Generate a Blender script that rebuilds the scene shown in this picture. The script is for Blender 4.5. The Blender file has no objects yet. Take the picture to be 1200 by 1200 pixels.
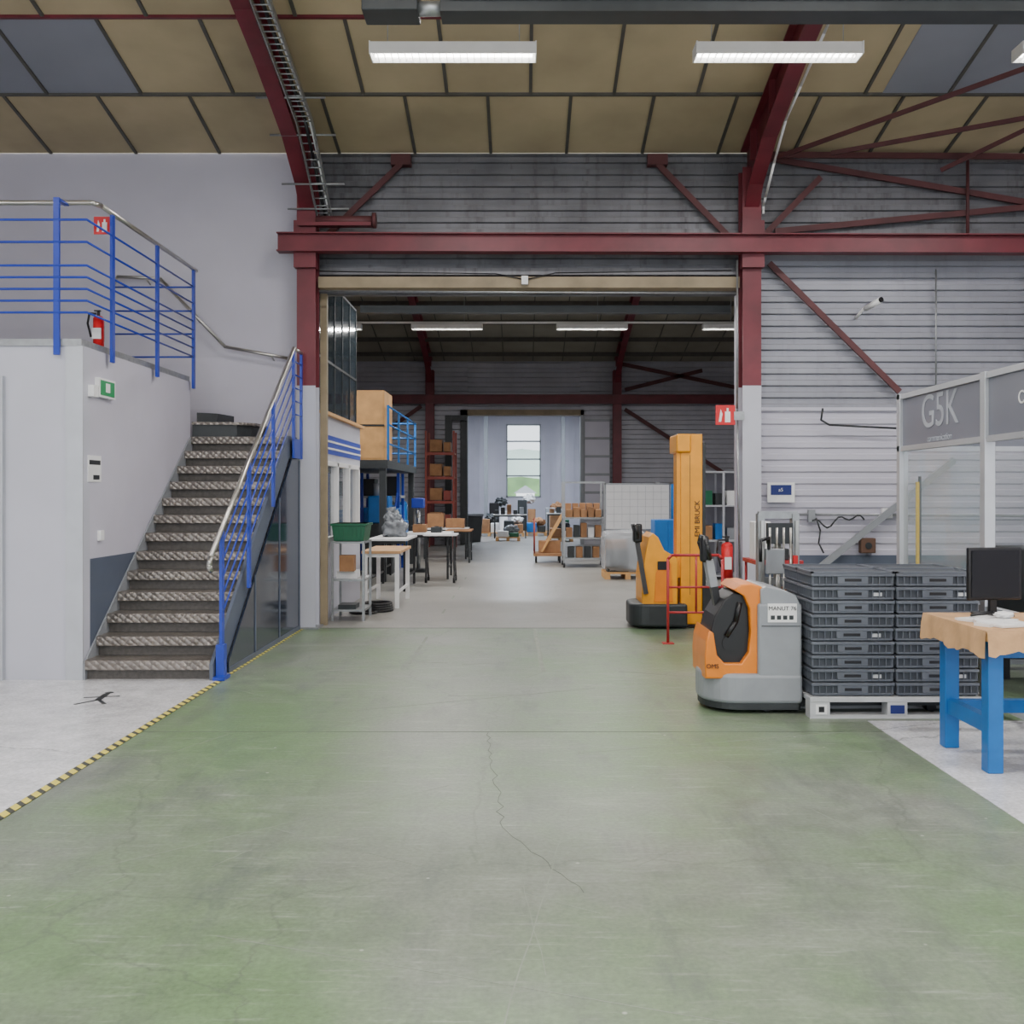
import bpy, bmesh, math, random
from mathutils import Vector, Matrix, noise
random.seed(7)
scene = bpy.context.scene

def lin(c):
    out=[]
    for v in c:
        v=v/255.0
        out.append(v/12.92 if v<=0.04045 else ((v+0.055)/1.055)**2.4)
    return out+[1.0]

MATS={}
def mat(name,rgb,rough=0.5,metal=0.0,var=0.08,scale=6.0,bump=0.0,bscale=60.0,emit=0.0,spec=0.5,streak=0.0):
    if name in MATS: return MATS[name]
    m=bpy.data.materials.new(name); m.use_nodes=True
    nt=m.node_tree; N=nt.nodes; L=nt.links
    b=N['Principled BSDF']
    c=lin(rgb)
    b.inputs['Roughness'].default_value=rough
    b.inputs['Metallic'].default_value=metal
    if 'Specular IOR Level' in b.inputs: b.inputs['Specular IOR Level'].default_value=spec
    geo=N.new('ShaderNodeNewGeometry')
    no=N.new('ShaderNodeTexNoise'); no.inputs['Scale'].default_value=scale; no.inputs['Detail'].default_value=5
    L.new(geo.outputs['Position'],no.inputs['Vector'])
    r=N.new('ShaderNodeValToRGB')
    r.color_ramp.elements[0].position=0.3; r.color_ramp.elements[1].position=0.7
    r.color_ramp.elements[0].color=[max(0,x*(1-var*2)) for x in c[:3]]+[1]
    r.color_ramp.elements[1].color=[min(1,x*(1+var)) for x in c[:3]]+[1]
    L.new(no.outputs['Fac'],r.inputs['Fac']); out=r.outputs['Color']
    if streak>0:
        mp=N.new('ShaderNodeMapping'); mp.inputs['Scale'].default_value=(5,5,0.7); L.new(geo.outputs['Position'],mp.inputs[0])
        n3=N.new('ShaderNodeTexNoise'); n3.inputs['Scale'].default_value=1.6; n3.inputs['Detail'].default_value=8; n3.inputs['Roughness'].default_value=0.65
        L.new(mp.outputs[0],n3.inputs['Vector'])
        r3=N.new('ShaderNodeValToRGB'); r3.color_ramp.elements[0].position=0.52; r3.color_ramp.elements[0].color=(0,0,0,1)
        r3.color_ramp.elements[1].position=0.72; r3.color_ramp.elements[1].color=(streak,streak,streak,1); L.new(n3.outputs['Fac'],r3.inputs['Fac'])
        mx=N.new('ShaderNodeMix'); mx.data_type='RGBA'; L.new(r3.outputs[0],mx.inputs[0]); L.new(out,mx.inputs[6]); mx.inputs[7].default_value=lin((48,44,42)); out=mx.outputs[2]
    L.new(out,b.inputs['Base Color'])
    if bump>0:
        n2=N.new('ShaderNodeTexNoise'); n2.inputs['Scale'].default_value=bscale
        L.new(geo.outputs['Position'],n2.inputs['Vector'])
        bp=N.new('ShaderNodeBump'); bp.inputs['Strength'].default_value=bump; bp.inputs['Distance'].default_value=0.01
        L.new(n2.outputs['Fac'],bp.inputs['Height']); L.new(bp.outputs['Normal'],b.inputs['Normal'])
    if emit>0:
        b.inputs['Emission Color'].default_value=c; b.inputs['Emission Strength'].default_value=emit
    MATS[name]=m
    return m

def glassmat(name,rgb,alpha=0.25,rough=0.05):
    m=bpy.data.materials.new(name); m.use_nodes=True
    nt=m.node_tree; N=nt.nodes; L=nt.links
    for n in list(N): N.remove(n)
    out=N.new('ShaderNodeOutputMaterial'); mx=N.new('ShaderNodeMixShader')
    t=N.new('ShaderNodeBsdfTransparent'); p=N.new('ShaderNodeBsdfPrincipled')
    p.inputs['Base Color'].default_value=lin(rgb); p.inputs['Roughness'].default_value=rough
    mx.inputs[0].default_value=alpha
    L.new(t.outputs[0],mx.inputs[1]); L.new(p.outputs[0],mx.inputs[2]); L.new(mx.outputs[0],out.inputs[0])
    MATS[name]=m
    return m

class B:
    def __init__(s,name):
        s.name=name; s.bm=bmesh.new(); s.mats=[]
    def mi(s,m):
        if m not in s.mats: s.mats.append(m)
        return s.mats.index(m)
    def _fin(s,verts,m,smooth=False):
        i=s.mi(m); fs=set()
        for v in verts:
            for f in v.link_faces: fs.add(f)
        for f in fs:
            f.material_index=i
            if smooth and len(f.verts)==4: f.smooth=True
        return fs
    def box(s,x0,x1,y0,y1,z0,z1,m,bev=0.0,rz=0.0,seg=2):
        c=Vector(((x0+x1)/2,(y0+y1)/2,(z0+z1)/2))
        M=Matrix.Translation(c)@Matrix.Rotation(rz,4,'Z')@Matrix.Diagonal((abs(x1-x0),abs(y1-y0),abs(z1-z0),1))
        r=bmesh.ops.create_cube(s.bm,size=1,matrix=M); vs=r['verts']
        s._fin(vs,m)
        if bev>0:
            es=set(e for v in vs for e in v.link_edges)
            rr=bmesh.ops.bevel(s.bm,geom=list(es),offset=bev,segments=seg,profile=0.5,affect='EDGES')
            i=s.mi(m)
            for f in rr['faces']: f.material_index=i; f.smooth=True
        return s
    def beam(s,p1,p2,w,h,m,up=(0,0,1)):
        p1=Vector(p1);p2=Vector(p2);d=(p2-p1);l=d.length;d.normalize()
        u=Vector(up)
        if abs(d.dot(u))>0.99: u=Vector((0,1,0))
        x=d.cross(u).normalized(); z=x.cross(d).normalized()
        R=Matrix((x,d,z)).transposed().to_4x4()
        M=Matrix.Translation((p1+p2)/2)@R@Matrix.Diagonal((w,l,h,1))
        r=bmesh.ops.create_cube(s.bm,size=1,matrix=M); s._fin(r['verts'],m)
        return s
    def ibeam(s,p1,p2,w,h,m,up=(0,0,1),t=0.014):
        p1=Vector(p1);p2=Vector(p2);d=(p2-p1).normalized(); u=Vector(up)
        if abs(d.dot(u))>0.99: u=Vector((0,1,0))
        x=d.cross(u).normalized(); z=x.cross(d).normalized()
        s.beam(p1+z*(h/2-t/2),p2+z*(h/2-t/2),w,t,m,up=u)
        s.beam(p1-z*(h/2-t/2),p2-z*(h/2-t/2),w,t,m,up=u)
        s.beam(p1,p2,t*0.8,h-2*t,m,up=u)
        return s
    def cyl(s,p1,p2,r,m,r2=None,seg=16,caps=True):
        p1=Vector(p1);p2=Vector(p2);d=p2-p1;l=d.length
        q=d.to_track_quat('Z','Y').to_matrix().to_4x4()
        M=Matrix.Translation((p1+p2)/2)@q
        rr=bmesh.ops.create_cone(s.bm,cap_ends=caps,segments=seg,radius1=r,radius2=r if r2 is None else r2,depth=l,matrix=M)
        s._fin(rr['verts'],m,True)
        return s
    def tube(s,pts,r,m,seg=10):
        for a,b in zip(pts[:-1],pts[1:]): s.cyl(a,b,r,m,seg=seg)
        for p in pts[1:-1]: s.sph(p,r,m,8)
        return s
    def sph(s,c,r,m,seg=12,sc=(1,1,1)):
        M=Matrix.Translation(Vector(c))@Matrix.Diagonal((sc[0],sc[1],sc[2],1))
        rr=bmesh.ops.create_uvsphere(s.bm,u_segments=seg,v_segments=max(6,seg//2+2),radius=r,matrix=M)
        fs=s._fin(rr['verts'],m)
        for f in fs: f.smooth=True
        return s
    def lump(s,c,rx,ry,rz,m,amp=0.25,fr=5.0,flat=None,sq=1.0):
        rr=bmesh.ops.create_icosphere(s.bm,subdivisions=4,radius=1.0)
        c=Vector(c); i=s.mi(m)
        for v in rr['verts']:
            n=v.co.normalized(); k=1+amp*noise.noise(n*fr*0.5+c)+amp*0.5*abs(noise.noise(n*fr+c))
            n2=Vector([math.copysign(abs(q)**sq,q) for q in n])
            v.co=Vector((c.x+n2.x*rx*k,c.y+n2.y*ry*k,c.z+n2.z*rz*k))
            if flat is not None and v.co.z<flat: v.co.z=flat
            for f in v.link_faces: f.material_index=i; f.smooth=True
        return s
    def prism(s,pts,axis,a0,a1,m,bev=0.0,seg=3):
        def P(p,a):
            return {'x':(a,p[0],p[1]),'y':(p[0],a,p[1]),'z':(p[0],p[1],a)}[axis]
        v0=[s.bm.verts.new(P(p,a0)) for p in pts]; v1=[s.bm.verts.new(P(p,a1)) for p in pts]
        n=len(pts); i=s.mi(m); fs=[]
        fs.append(s.bm.faces.new(v0)); fs.append(s.bm.faces.new(v1[::-1]))
        for k in range(n):
            fs.append(s.bm.faces.new((v0[k],v0[(k+1)%n],v1[(k+1)%n],v1[k])))
        for f in fs: f.material_index=i
        bmesh.ops.recalc_face_normals(s.bm,faces=fs)
        if bev>0:
            es=set(fs[0].edges)|set(fs[1].edges)
            rr=bmesh.ops.bevel(s.bm,geom=list(es),offset=bev,segments=seg,profile=0.5,affect='EDGES')
            for f in rr['faces']: f.material_index=i; f.smooth=True
        return s
    def torus(s,c,R,r,m,axis='z',seg=28):
        pts=[]
        for k in range(seg+1):
            a=2*math.pi*k/seg; u,v=R*math.cos(a),R*math.sin(a)
            d={'z':(u,v,0),'y':(u,0,v),'x':(0,u,v)}[axis]
            pts.append((c[0]+d[0],c[1]+d[1],c[2]+d[2]))
        for a,b in zip(pts[:-1],pts[1:]): s.cyl(a,b,r,m,seg=8,caps=False)
        return s
    def corr_x(s,x0,x1,y,z0,z1,m,pitch=0.145,dep=0.035):
        z=z0; prof=[]
        while z<z1-1e-4:
            for f,d in ((0,0),(0.42,0),(0.5,dep),(0.92,dep)):
                zz=z+f*pitch
                if zz<z1: prof.append((zz,d))
            z+=pitch
        prof.append((z1,0))
        i=s.mi(m); prev=None
        for zz,d in prof:
            a=s.bm.verts.new((x0,y+d,zz)); b=s.bm.verts.new((x1,y+d,zz))
            if prev:
                f=s.bm.faces.new((prev[0],prev[1],b,a)); f.material_index=i
            prev=(a,b)
        return s
    def text(s,body,size,M,m,ext=0.002):
        cu=bpy.data.curves.new('t','FONT'); cu.body=body; cu.size=size; cu.extrude=ext; cu.align_x='CENTER'; cu.align_y='CENTER'
        ob=bpy.data.objects.new('t',cu); scene.collection.objects.link(ob)
        dg=bpy.context.evaluated_depsgraph_get(); me=bpy.data.meshes.new_from_object(ob.evaluated_get(dg))
        me.transform(M); i=s.mi(m)
        n0=len(s.bm.faces); s.bm.from_mesh(me); s.bm.faces.ensure_lookup_table()
        for f in s.bm.faces[n0:]: f.material_index=i
        bpy.data.objects.remove(ob); bpy.data.meshes.remove(me); bpy.data.curves.remove(cu)
        return s
    def textf(s,body,size,x,y,z,m):
        return s.text(body,size,Matrix.Translation((x,y,z))@Matrix.Rotation(math.pi/2,4,'X'),m)
    def textl(s,body,size,x,y,z,m):
        return s.text(body,size,Matrix.Translation((x,y,z))@Matrix.Rotation(-math.pi/2,4,'Z')@Matrix.Rotation(math.pi/2,4,'X'),m)
    def done(s,parent=None):
        me=bpy.data.meshes.new(s.name)
        vs=s.bm.verts
        if len(vs):
            xs=[v.co.x for v in vs]; ys=[v.co.y for v in vs]; zs=[v.co.z for v in vs]
            o=Vector(((min(xs)+max(xs))/2,(min(ys)+max(ys))/2,min(zs)))
            bmesh.ops.translate(s.bm,verts=list(vs),vec=-o)
        else: o=Vector()
        s.bm.to_mesh(me); s.bm.free()
        for m in s.mats: me.materials.append(m)
        ob=bpy.data.objects.new(s.name,me); ob.location=o
        scene.collection.objects.link(ob)
        if parent:
            ob.parent=parent; ob.matrix_parent_inverse=Matrix.Translation(-parent.location)
        return ob

# ---------------------------------------------------------------- materials
RED=mat('steel_oxide_red',(108,36,47),0.45,0,0.14,3)
REDD=mat('brace_red_brown',(90,47,49),0.6,0,0.15,3)
WALLW=mat('wall_paint_lavender_grey',(196,193,206),0.6,0,0.03,1.2,0.05,8)
BOXW=mat('wall_paint_pale_grey',(190,191,202),0.5,0,0.03,1.5)
WAIN=mat('wainscot_slate_blue',(84,93,110),0.5,0,0.05,2)
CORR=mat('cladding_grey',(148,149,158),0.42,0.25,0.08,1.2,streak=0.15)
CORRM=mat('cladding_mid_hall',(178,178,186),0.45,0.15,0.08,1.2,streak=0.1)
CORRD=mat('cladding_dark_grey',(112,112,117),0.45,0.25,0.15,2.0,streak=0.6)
CORRL=mat('cladding_painted_pale',(192,190,203),0.45,0.0,0.04,1.2)
BLUE=mat('rail_blue',(24,56,170),0.35,0,0.04)
BLUEB=mat('bench_blue',(18,104,178),0.4,0,0.06)
STEEL=mat('stainless_steel',(190,188,182),0.28,0.9,0.05)
GALV=mat('galvanised',(160,163,165),0.4,0.7,0.08,20)
ALU=mat('aluminium_profile',(190,193,198),0.35,0.4,0.03)
BLACK=mat('black_plastic',(22,22,25),0.4,0,0.1)
DARK=mat('dark_grey_metal',(50,54,56),0.45,0.2,0.1)
WHITE=mat('white_enamel',(232,232,232),0.4,0,0.02)
ORANGE=mat('truck_orange',(226,128,26),0.35,0,0.05)
YEL=mat('stacker_yellow',(234,156,20),0.38,0,0.06)
GREYT=mat('truck_grey',(142,146,151),0.36,0.0,0.05)
CRATE=mat('crate_grey_plastic',(94,99,108),0.42,0,0.06)
CRATED=mat('crate_grey_dark',(62,67,75),0.5,0,0.06)
PALM=mat('pallet_light',(190,192,194),0.45,0.1,0.06)
WOOD=mat('plywood',(206,158,100),0.6,0,0.1,5)
TANB=mat('door_header_tan',(146,131,105),0.6,0,0.12,4)
PAPER=mat('kraft_paper',(200,158,114),0.75,0,0.1,8,0.6,18)
SHEET=mat('white_paper',(228,228,228),0.7,0,0.04)
CARD=mat('cardboard',(156,114,78),0.8,0,0.12,6)
REDS=mat('sign_red',(206,28,36),0.45,0,0.02)
GREENS=mat('sign_green',(20,140,80),0.45,0,0.02)
NAVY=mat('notice_navy',(24,40,110),0.5,0,0.02)
GREENB=mat('green_crate_plastic',(16,92,62),0.45,0,0.06)
ORS=mat('rack_oxide_red',(140,58,46),0.55,0,0.1)
YELB=mat('safety_yellow',(226,190,30),0.5,0,0.05)
SEAM=mat('ceiling_batten',(84,81,76),0.6,0,0.1)
TUBE=mat('lamp_tube',(255,253,246),0.4,0,0,1,0,60,emit=14)
SCREEN=mat('screen_black',(12,13,16),0.15,0,0)
BAG=mat('plastic_wrap',(128,133,138),0.2,0,0.2,7,0.8,16)
SLATE=mat('under_stair_panel',(24,36,56),0.10,0.0,0.08,2)
BROWN=mat('rusty_box',(96,70,56),0.7)
RISER=mat('stair_riser_shaded',(92,88,84),0.5,0.3,0.15,30)  # darker than the treads: shadow between steps put into the colour
GLASS=glassmat('clear_glass',(170,185,190),0.16,0.04)
GLASSW=glassmat('window_glass',(200,215,220),0.05,0.04)
GLASSD=glassmat('tinted_glass',(60,72,80),0.65,0.08)
WRAP=glassmat('stretch_film',(205,210,215),0.4,0.2)
FROST=glassmat('frosted_sign_panel',(126,129,141),0.86,0.3)
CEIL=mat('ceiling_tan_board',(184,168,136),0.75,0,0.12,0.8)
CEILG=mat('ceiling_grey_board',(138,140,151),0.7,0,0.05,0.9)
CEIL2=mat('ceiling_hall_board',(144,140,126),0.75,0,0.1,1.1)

def treadmat():
    m=mat('tread_plate',(140,133,126),0.32,0.6,0.14,8)
    nt=m.node_tree;N=nt.nodes;L=nt.links;b=N['Principled BSDF']
    g=N.new('ShaderNodeNewGeometry'); mp=N.new('ShaderNodeMapping'); mp.inputs['Rotation'].default_value=(0.6,0.785,0.5)
    mp.inputs['Scale'].default_value=(22,22,22)
    v=N.new('ShaderNodeTexVoronoi'); v.inputs['Scale'].default_value=1; v.inputs['Randomness'].default_value=0.15
    L.new(g.outputs['Position'],mp.inputs[0]); L.new(mp.outputs[0],v.inputs['Vector'])
    bp=N.new('ShaderNodeBump'); bp.inputs['Strength'].default_value=1.0; bp.inputs['Distance'].default_value=0.014; bp.invert=True
    L.new(v.outputs['Distance'],bp.inputs['Height']); L.new(bp.outputs[0],b.inputs['Normal'])
    return m
TREAD=treadmat()

def floormat(name,cols,rough,scale=0.55,scuff=0.25,patch=None,dirt=0.0):
    m=bpy.data.materials.new(name); m.use_nodes=True
    nt=m.node_tree;N=nt.nodes;L=nt.links;b=N['Principled BSDF']
    g=N.new('ShaderNodeNewGeometry')
    def nz(sc,det=5,ro=0.5,scale3=None,rot=0):
        n=N.new('ShaderNodeTexNoise'); n.inputs['Scale'].default_value=sc; n.inputs['Detail'].default_value=det; n.inputs['Roughness'].default_value=ro
        if scale3:
            mp=N.new('ShaderNodeMapping'); mp.inputs['Scale'].default_value=scale3; mp.inputs['Rotation'].default_value=(0,0,rot)
            L.new(g.outputs['Position'],mp.inputs[0]); L.new(mp.outputs[0],n.inputs['Vector'])
        else: L.new(g.outputs['Position'],n.inputs['Vector'])
        return n
    def ramp(src,p0,v0,p1,v1):
        r=N.new('ShaderNodeValToRGB'); r.color_ramp.elements[0].position=p0; r.color_ramp.elements[0].color=(v0,v0,v0,1)
        r.color_ramp.elements[1].position=p1; r.color_ramp.elements[1].color=(v1,v1,v1,1); L.new(src,r.inputs['Fac']); return r
    def mixc(fac,a,col,mode='MIX'):
        mx=N.new('ShaderNodeMix'); mx.data_type='RGBA'; mx.blend_type=mode
        if isinstance(fac,float): mx.inputs[0].default_value=fac
        else: L.new(fac,mx.inputs[0])
        L.new(a,mx.inputs[6])
        if isinstance(col,(list,tuple)): mx.inputs[7].default_value=col
        else: L.new(col,mx.inputs[7])
        return mx.outputs[2]
    n1=nz(scale,7,0.62)
    r=N.new('ShaderNodeValToRGB'); els=r.color_ramp.elements
    els[0].position=0.30; els[0].color=lin(cols[0]); els[1].position=0.68; els[1].color=lin(cols[-1])
    for k,c in enumerate(cols[1:-1]):
        e=els.new(0.30+0.38*(k+1)/(len(cols)-1)); e.color=lin(c)
    L.new(n1.outputs['Fac'],r.inputs['Fac']); col=r.outputs[0]
    if patch:
        n4=nz(0.5,6,0.6,(1,0.8,1),0.6); r4=ramp(n4.outputs['Fac'],0.42,0.0,0.60,0.9)
        col=mixc(r4.outputs[0],col,lin(patch))
    n2=nz(42,5,0.6); r2=ramp(n2.outputs['Fac'],0.25,0.74,0.75,1.18); col=mixc(1.0,col,r2.outputs[0],'MULTIPLY')
    n7=nz(5,8,0.7); r7=ramp(n7.outputs['Fac'],0.3,0.78,0.7,1.12); col=mixc(1.0,col,r7.outputs[0],'MULTIPLY')
    for rot,sd in ((1.2,14),(0.2,18)):
        n3=nz(1.6,8,0.7,(1.5,sd,1),rot); r3=ramp(n3.outputs['Fac'],0.58,0.0,0.76,scuff); col=mixc(r3.outputs[0],col,lin((200,200,194)))
    if dirt>0:
        n5=nz(1.1,9,0.74,(3.0,0.8,1),0.1); r5=ramp(n5.outputs['Fac'],0.52,0.0,0.70,dirt); col=mixc(r5.outputs[0],col,lin((82,88,84)))
        n6=nz(0.9,9,0.74,(0.8,2.4,1),0.5); r9=ramp(n6.outputs['Fac'],0.56,0.0,0.74,dirt*0.7); col=mixc(r9.outputs[0],col,lin((156,158,150)))
        v2=N.new('ShaderNodeTexVoronoi'); v2.inputs['Scale'].default_value=3.5; L.new(g.outputs['Position'],v2.inputs['Vector'])
        r8=ramp(v2.outputs['Distance'],0.02,0.7,0.04,0.0); col=mixc(r8.outputs[0],col,lin((190,190,182)))
        v=N.new('ShaderNodeTexVoronoi'); v.feature='DISTANCE_TO_EDGE'; v.inputs['Scale'].default_value=0.38
        nd=nz(2.2,6,0.6); ad=N.new('ShaderNodeMix'); ad.data_type='RGBA'; ad.blend_type='ADD'; ad.inputs[0].default_value=0.35
        L.new(g.outputs['Position'],ad.inputs[6]); L.new(nd.outputs['Color'],ad.inputs[7]); L.new(ad.outputs[2],v.inputs['Vector'])
        r6=ramp(v.outputs['Distance'],0.0,0.5,0.004,0.0); col=mixc(r6.outputs[0],col,lin((84,92,80)))
    L.new(col,b.inputs['Base Color'])
    rr=N.new('ShaderNodeMapRange'); rr.inputs['To Min'].default_value=rough-0.08; rr.inputs['To Max'].default_value=rough+0.18
    L.new(n7.outputs['Fac'],rr.inputs['Value']); L.new(rr.outputs[0],b.inputs['Roughness'])
    bp=N.new('ShaderNodeBump'); bp.inputs['Strength'].default_value=0.14; bp.inputs['Distance'].default_value=0.01
    L.new(n2.outputs['Fac'],bp.inputs['Height']); L.new(bp.outputs[0],b.inputs['Normal'])
    return m
FGREEN=floormat('floor_green_paint',[(108,121,102),(116,125,110),(122,129,117),(131,135,126)],0.34,0.6,0.42,(104,132,90),0.65)
FCONC=floormat('floor_concrete',[(134,132,126),(144,142,136),(154,152,146)],0.30,0.8,0.2,None,0.2)
FWHITE=floormat('floor_white_paint',[(200,200,204),(216,216,220),(228,228,232)],0.14,0.7,0.1,None,0.15)
JOINT=mat('floor_joint_filler',(92,100,88),0.8)
WORNLIT=mat('floor_wear_and_light_streak',(138,145,132),0.7)  # worn floor lines, and the painted streak of window light

def tapemat():
    m=bpy.data.materials.new('hazard_tape'); m.use_nodes=True
    nt=m.node_tree;N=nt.nodes;L=nt.links;b=N['Principled BSDF']
    g=N.new('ShaderNodeNewGeometry'); sp=N.new('ShaderNodeSeparateXYZ'); L.new(g.outputs['Position'],sp.inputs[0])
    a=N.new('ShaderNodeMath'); a.operation='ADD'; L.new(sp.outputs[0],a.inputs[0]); L.new(sp.outputs[1],a.inputs[1])
    k=N.new('ShaderNodeMath'); k.operation='MULTIPLY'; k.inputs[1].default_value=9; L.new(a.outputs[0],k.inputs[0])
    f=N.new('ShaderNodeMath'); f.operation='FRACT'; L.new(k.outputs[0],f.inputs[0])
    c=N.new('ShaderNodeMath'); c.operation='GREATER_THAN'; c.inputs[1].default_value=0.42; L.new(f.outputs[0],c.inputs[0])
    mx=N.new('ShaderNodeMix'); mx.data_type='RGBA'; mx.inputs[6].default_value=lin((60,62,56)); mx.inputs[7].default_value=lin((214,200,84))
    L.new(c.outputs[0],mx.inputs[0]); L.new(mx.outputs[2],b.inputs['Base Color']); b.inputs['Roughness'].default_value=0.5
    return m
TAPE=tapemat()

# ---------------------------------------------------------------- shell
f=B('floor')
f.box(-10,10,-7,12.15,-0.1,0,FGREEN)
f.box(-10,10,12.15,44,-0.1,0,FCONC)
f.box(-10,-2.59,-7,12.3,0,0.003,FWHITE)
f.box(2.43,10,-7,7.19,0,0.003,FWHITE)
f.box(-2.59,2.43,6.86,6.870,0,0.0012,JOINT)
f.box(2.43,10,7.19,7.21,0,0.0032,JOINT)
f.box(-2.4,2.55,12.13,12.17,0,0.0015,JOINT)
def crack_or_streak(pts,w=0.007,m=JOINT):
    for a,b_ in zip(pts[:-1],pts[1:]):
        f.beam((a[0],a[1],0.0005),(b_[0],b_[1],0.0005),w,0.0014,m)
def wig(x0,y0,x1,y1,n=14,a=0.03):
    return [(x0+(x1-x0)*k/n+random.uniform(-a,a)*(0<k<n),y0+(y1-y0)*k/n) for k in range(n+1)]
crack_or_streak(wig(-0.22,6.86,-0.09,4.9,24,0.022),0.0028)
crack_or_streak(wig(0.26,5.3,-0.06,3.0,10,0.008),0.005,WORNLIT)
crack_or_streak(wig(-0.09,4.9,0.25,4.1,12,0.02),0.002)
crack_or_streak(wig(0.15,12.0,0.2,9.2,6,0.01),0.035,WORNLIT)  # pale streak of window light painted on the floor
crack_or_streak([(0.35,6.3),(2.3,6.9)],0.004,WORNLIT); crack_or_streak([(-1.9,4.3),(-0.4,5.6)],0.003,WORNLIT)
crack_or_streak([(-1.1,3.7),(0.9,3.0)],0.004,WORNLIT); crack_or_streak([(-1.9,9.2),(-1.0,9.5)],0.006,WORNLIT)
crack_or_streak([(-1.2,4.9),(0.3,3.9)],0.003,WORNLIT); crack_or_streak([(1.0,6.6),(1.6,4.8)],0.003,WORNLIT); crack_or_streak([(-0.2,6.0),(0.1,8.6)],0.003,WORNLIT); crack_or_streak([(-1.5,7.4),(0.6,8.4)],0.003,WORNLIT)
for k in range(14):
    x=random.uniform(-2.2,2.0); y=random.uniform(3.2,10.5); a=random.uniform(0,3.14); l=random.uniform(0.2,0.9)
    crack_or_streak(wig(x,y,x+l*math.cos(a),y+l*math.sin(a),5,0.01),0.0025,WORNLIT)
for y in (9.6,10.3,10.9,13.6,15.5,17,19): crack_or_streak([(-1.05,y),(-1.05,y+0.5)],0.03,WORNLIT)
f.done()
t=B('floor_hazard_tape'); t.box(-2.60,-2.545,-2,8.7,0.003,0.005,TAPE); t.box(-2.59,-2.56,8.9,12.0,0.003,0.005,TAPE); t.done()

def roofZ(y): return 5.72+0.22*(12.4-y) if y>2.7 else 5.72+0.22*(y+7)
c=B('ceiling')
def roofslab(x0,x1,y0,y1,m,zf=roofZ,th=0.05):
    z0,z1=zf(y0),zf(y1)
    c.prism([(y0,z0),(y1,z1),(y1,z1+th),(y0,z0+th)],'x',x0,x1,m)
roofslab(-10,10,2.7,12.4,CEIL); roofslab(-10,10,-7,2.7,CEIL)
rows=[12.4,11.22,9.98,8.74,7.5,6.26,5.02,3.78,2.7]
lowL=[-8.7,-7.7,-6.7,-5.69,-4.66,-3.65]
for k,(ya,yb) in enumerate(zip(rows[:-1],rows[1:])):
    c.beam((-10,yb,roofZ(yb)-0.01),(10,yb,roofZ(yb)-0.01),0.04,0.03,SEAM if k%2==0 else RED)
    off=0.0 if k%2==0 else 0.47
    xs=[-2.2+0.915*i+off for i in range(14)]+[x+(0.5 if k%2 else 0) for x in lowL]
    for x in xs:
        c.beam((x,ya-0.01,roofZ(ya)-0.008),(x,yb+0.01,roofZ(yb)-0.008),0.035,0.022,SEAM)
def gboard(x0,x1,ya,yb):
    c.prism([(ya,roofZ(ya)-0.006),(yb,roofZ(yb)-0.006),(yb,roofZ(yb)+0.01),(ya,roofZ(ya)+0.01)],'x',x0,x1,CEILG)
gboard(-6.15,-5.2,11.2,10.0); gboard(-5.17,-4.18,11.2,10.0)
gboard(3.95,4.66,11.2,10.0); gboard(4.70,5.58,11.2,10.0); gboard(5.62,7.5,11.2,10.0)
def roof2(y): return 5.72+0.22*(y-12.45) if y<22.2 else 5.72+0.22*(32-y)
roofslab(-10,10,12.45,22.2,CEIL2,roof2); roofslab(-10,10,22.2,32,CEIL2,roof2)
for y in (23.5,24.8,26.1,27.4,28.7,30.0,31.2):
    c.beam((-10,y,roof2(y)-0.06),(10,y,roof2(y)-0.06),0.07,0.12,SEAM)
for i in range(16):
    x=-7+i*0.92
    c.beam((x,22.3,roof2(22.3)-0.01),(x,31.9,roof2(31.9)-0.01),0.03,0.02,SEAM)
c.box(-10,10,32.1,43.2,5.75,5.8,CEIL2)
c.done()

w=B('wall_back')
w.box(-10,-2.62,12.42,12.6,0,5.72,WALLW)
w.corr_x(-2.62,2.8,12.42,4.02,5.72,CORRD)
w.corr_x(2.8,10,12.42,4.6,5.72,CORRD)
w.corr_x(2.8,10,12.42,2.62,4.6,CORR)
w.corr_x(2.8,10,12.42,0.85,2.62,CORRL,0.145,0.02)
w.box(2.8,10,12.40,12.44,0,0.85,WAIN)
w.box(2.8,10,12.40,12.425,2.60,2.64,CORRL)
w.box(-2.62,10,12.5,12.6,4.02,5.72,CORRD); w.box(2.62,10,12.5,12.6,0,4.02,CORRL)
w.done()
w=B('trim_door_header')
w.box(-2.42,2.6,12.2,12.5,4.05,4.18,TANB); w.box(-2.42,2.6,12.28,12.5,4.22,4.30,CORRD)
w.box(-2.0,2.6,12.7,12.82,3.84,3.93,DARK)
w.tube([(-2.4,12.15,4.0),(2.55,12.15,3.97)],0.012,GALV)
w.tube([(-2.4,12.18,4.24),(-0.3,12.18,4.21),(0.05,12.18,4.14),(0.4,12.18,4.22),(2.5,12.18,4.25)],0.007,BLACK); w.box(0.0,0.08,12.14,12.2,4.08,4.18,SHEET)
w.done()
for nm,x0,x1 in (('wall_left',-10.15,-10),('wall_right',10,10.15)):
    w=B(nm); w.box(x0,x1,-7,43.2,0,5.75,CORRL)
    w.prism([(-7,5.75),(2.7,7.8),(12.4,5.75)],'x',x0,x1,CORRL); w.prism([(12.45,5.75),(22.2,7.8),(32,5.75)],'x',x0,x1,CORRL); w.done()
w=B('wall_middle')
w.corr_x(-10,-1.68,32,0,5.72,CORRM,0.3,0.06); w.corr_x(1.84,10,32,0,5.72,CORRM,0.3,0.06)
w.corr_x(-1.68,1.84,32,4.03,5.72,CORRM,0.3,0.06)
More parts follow.
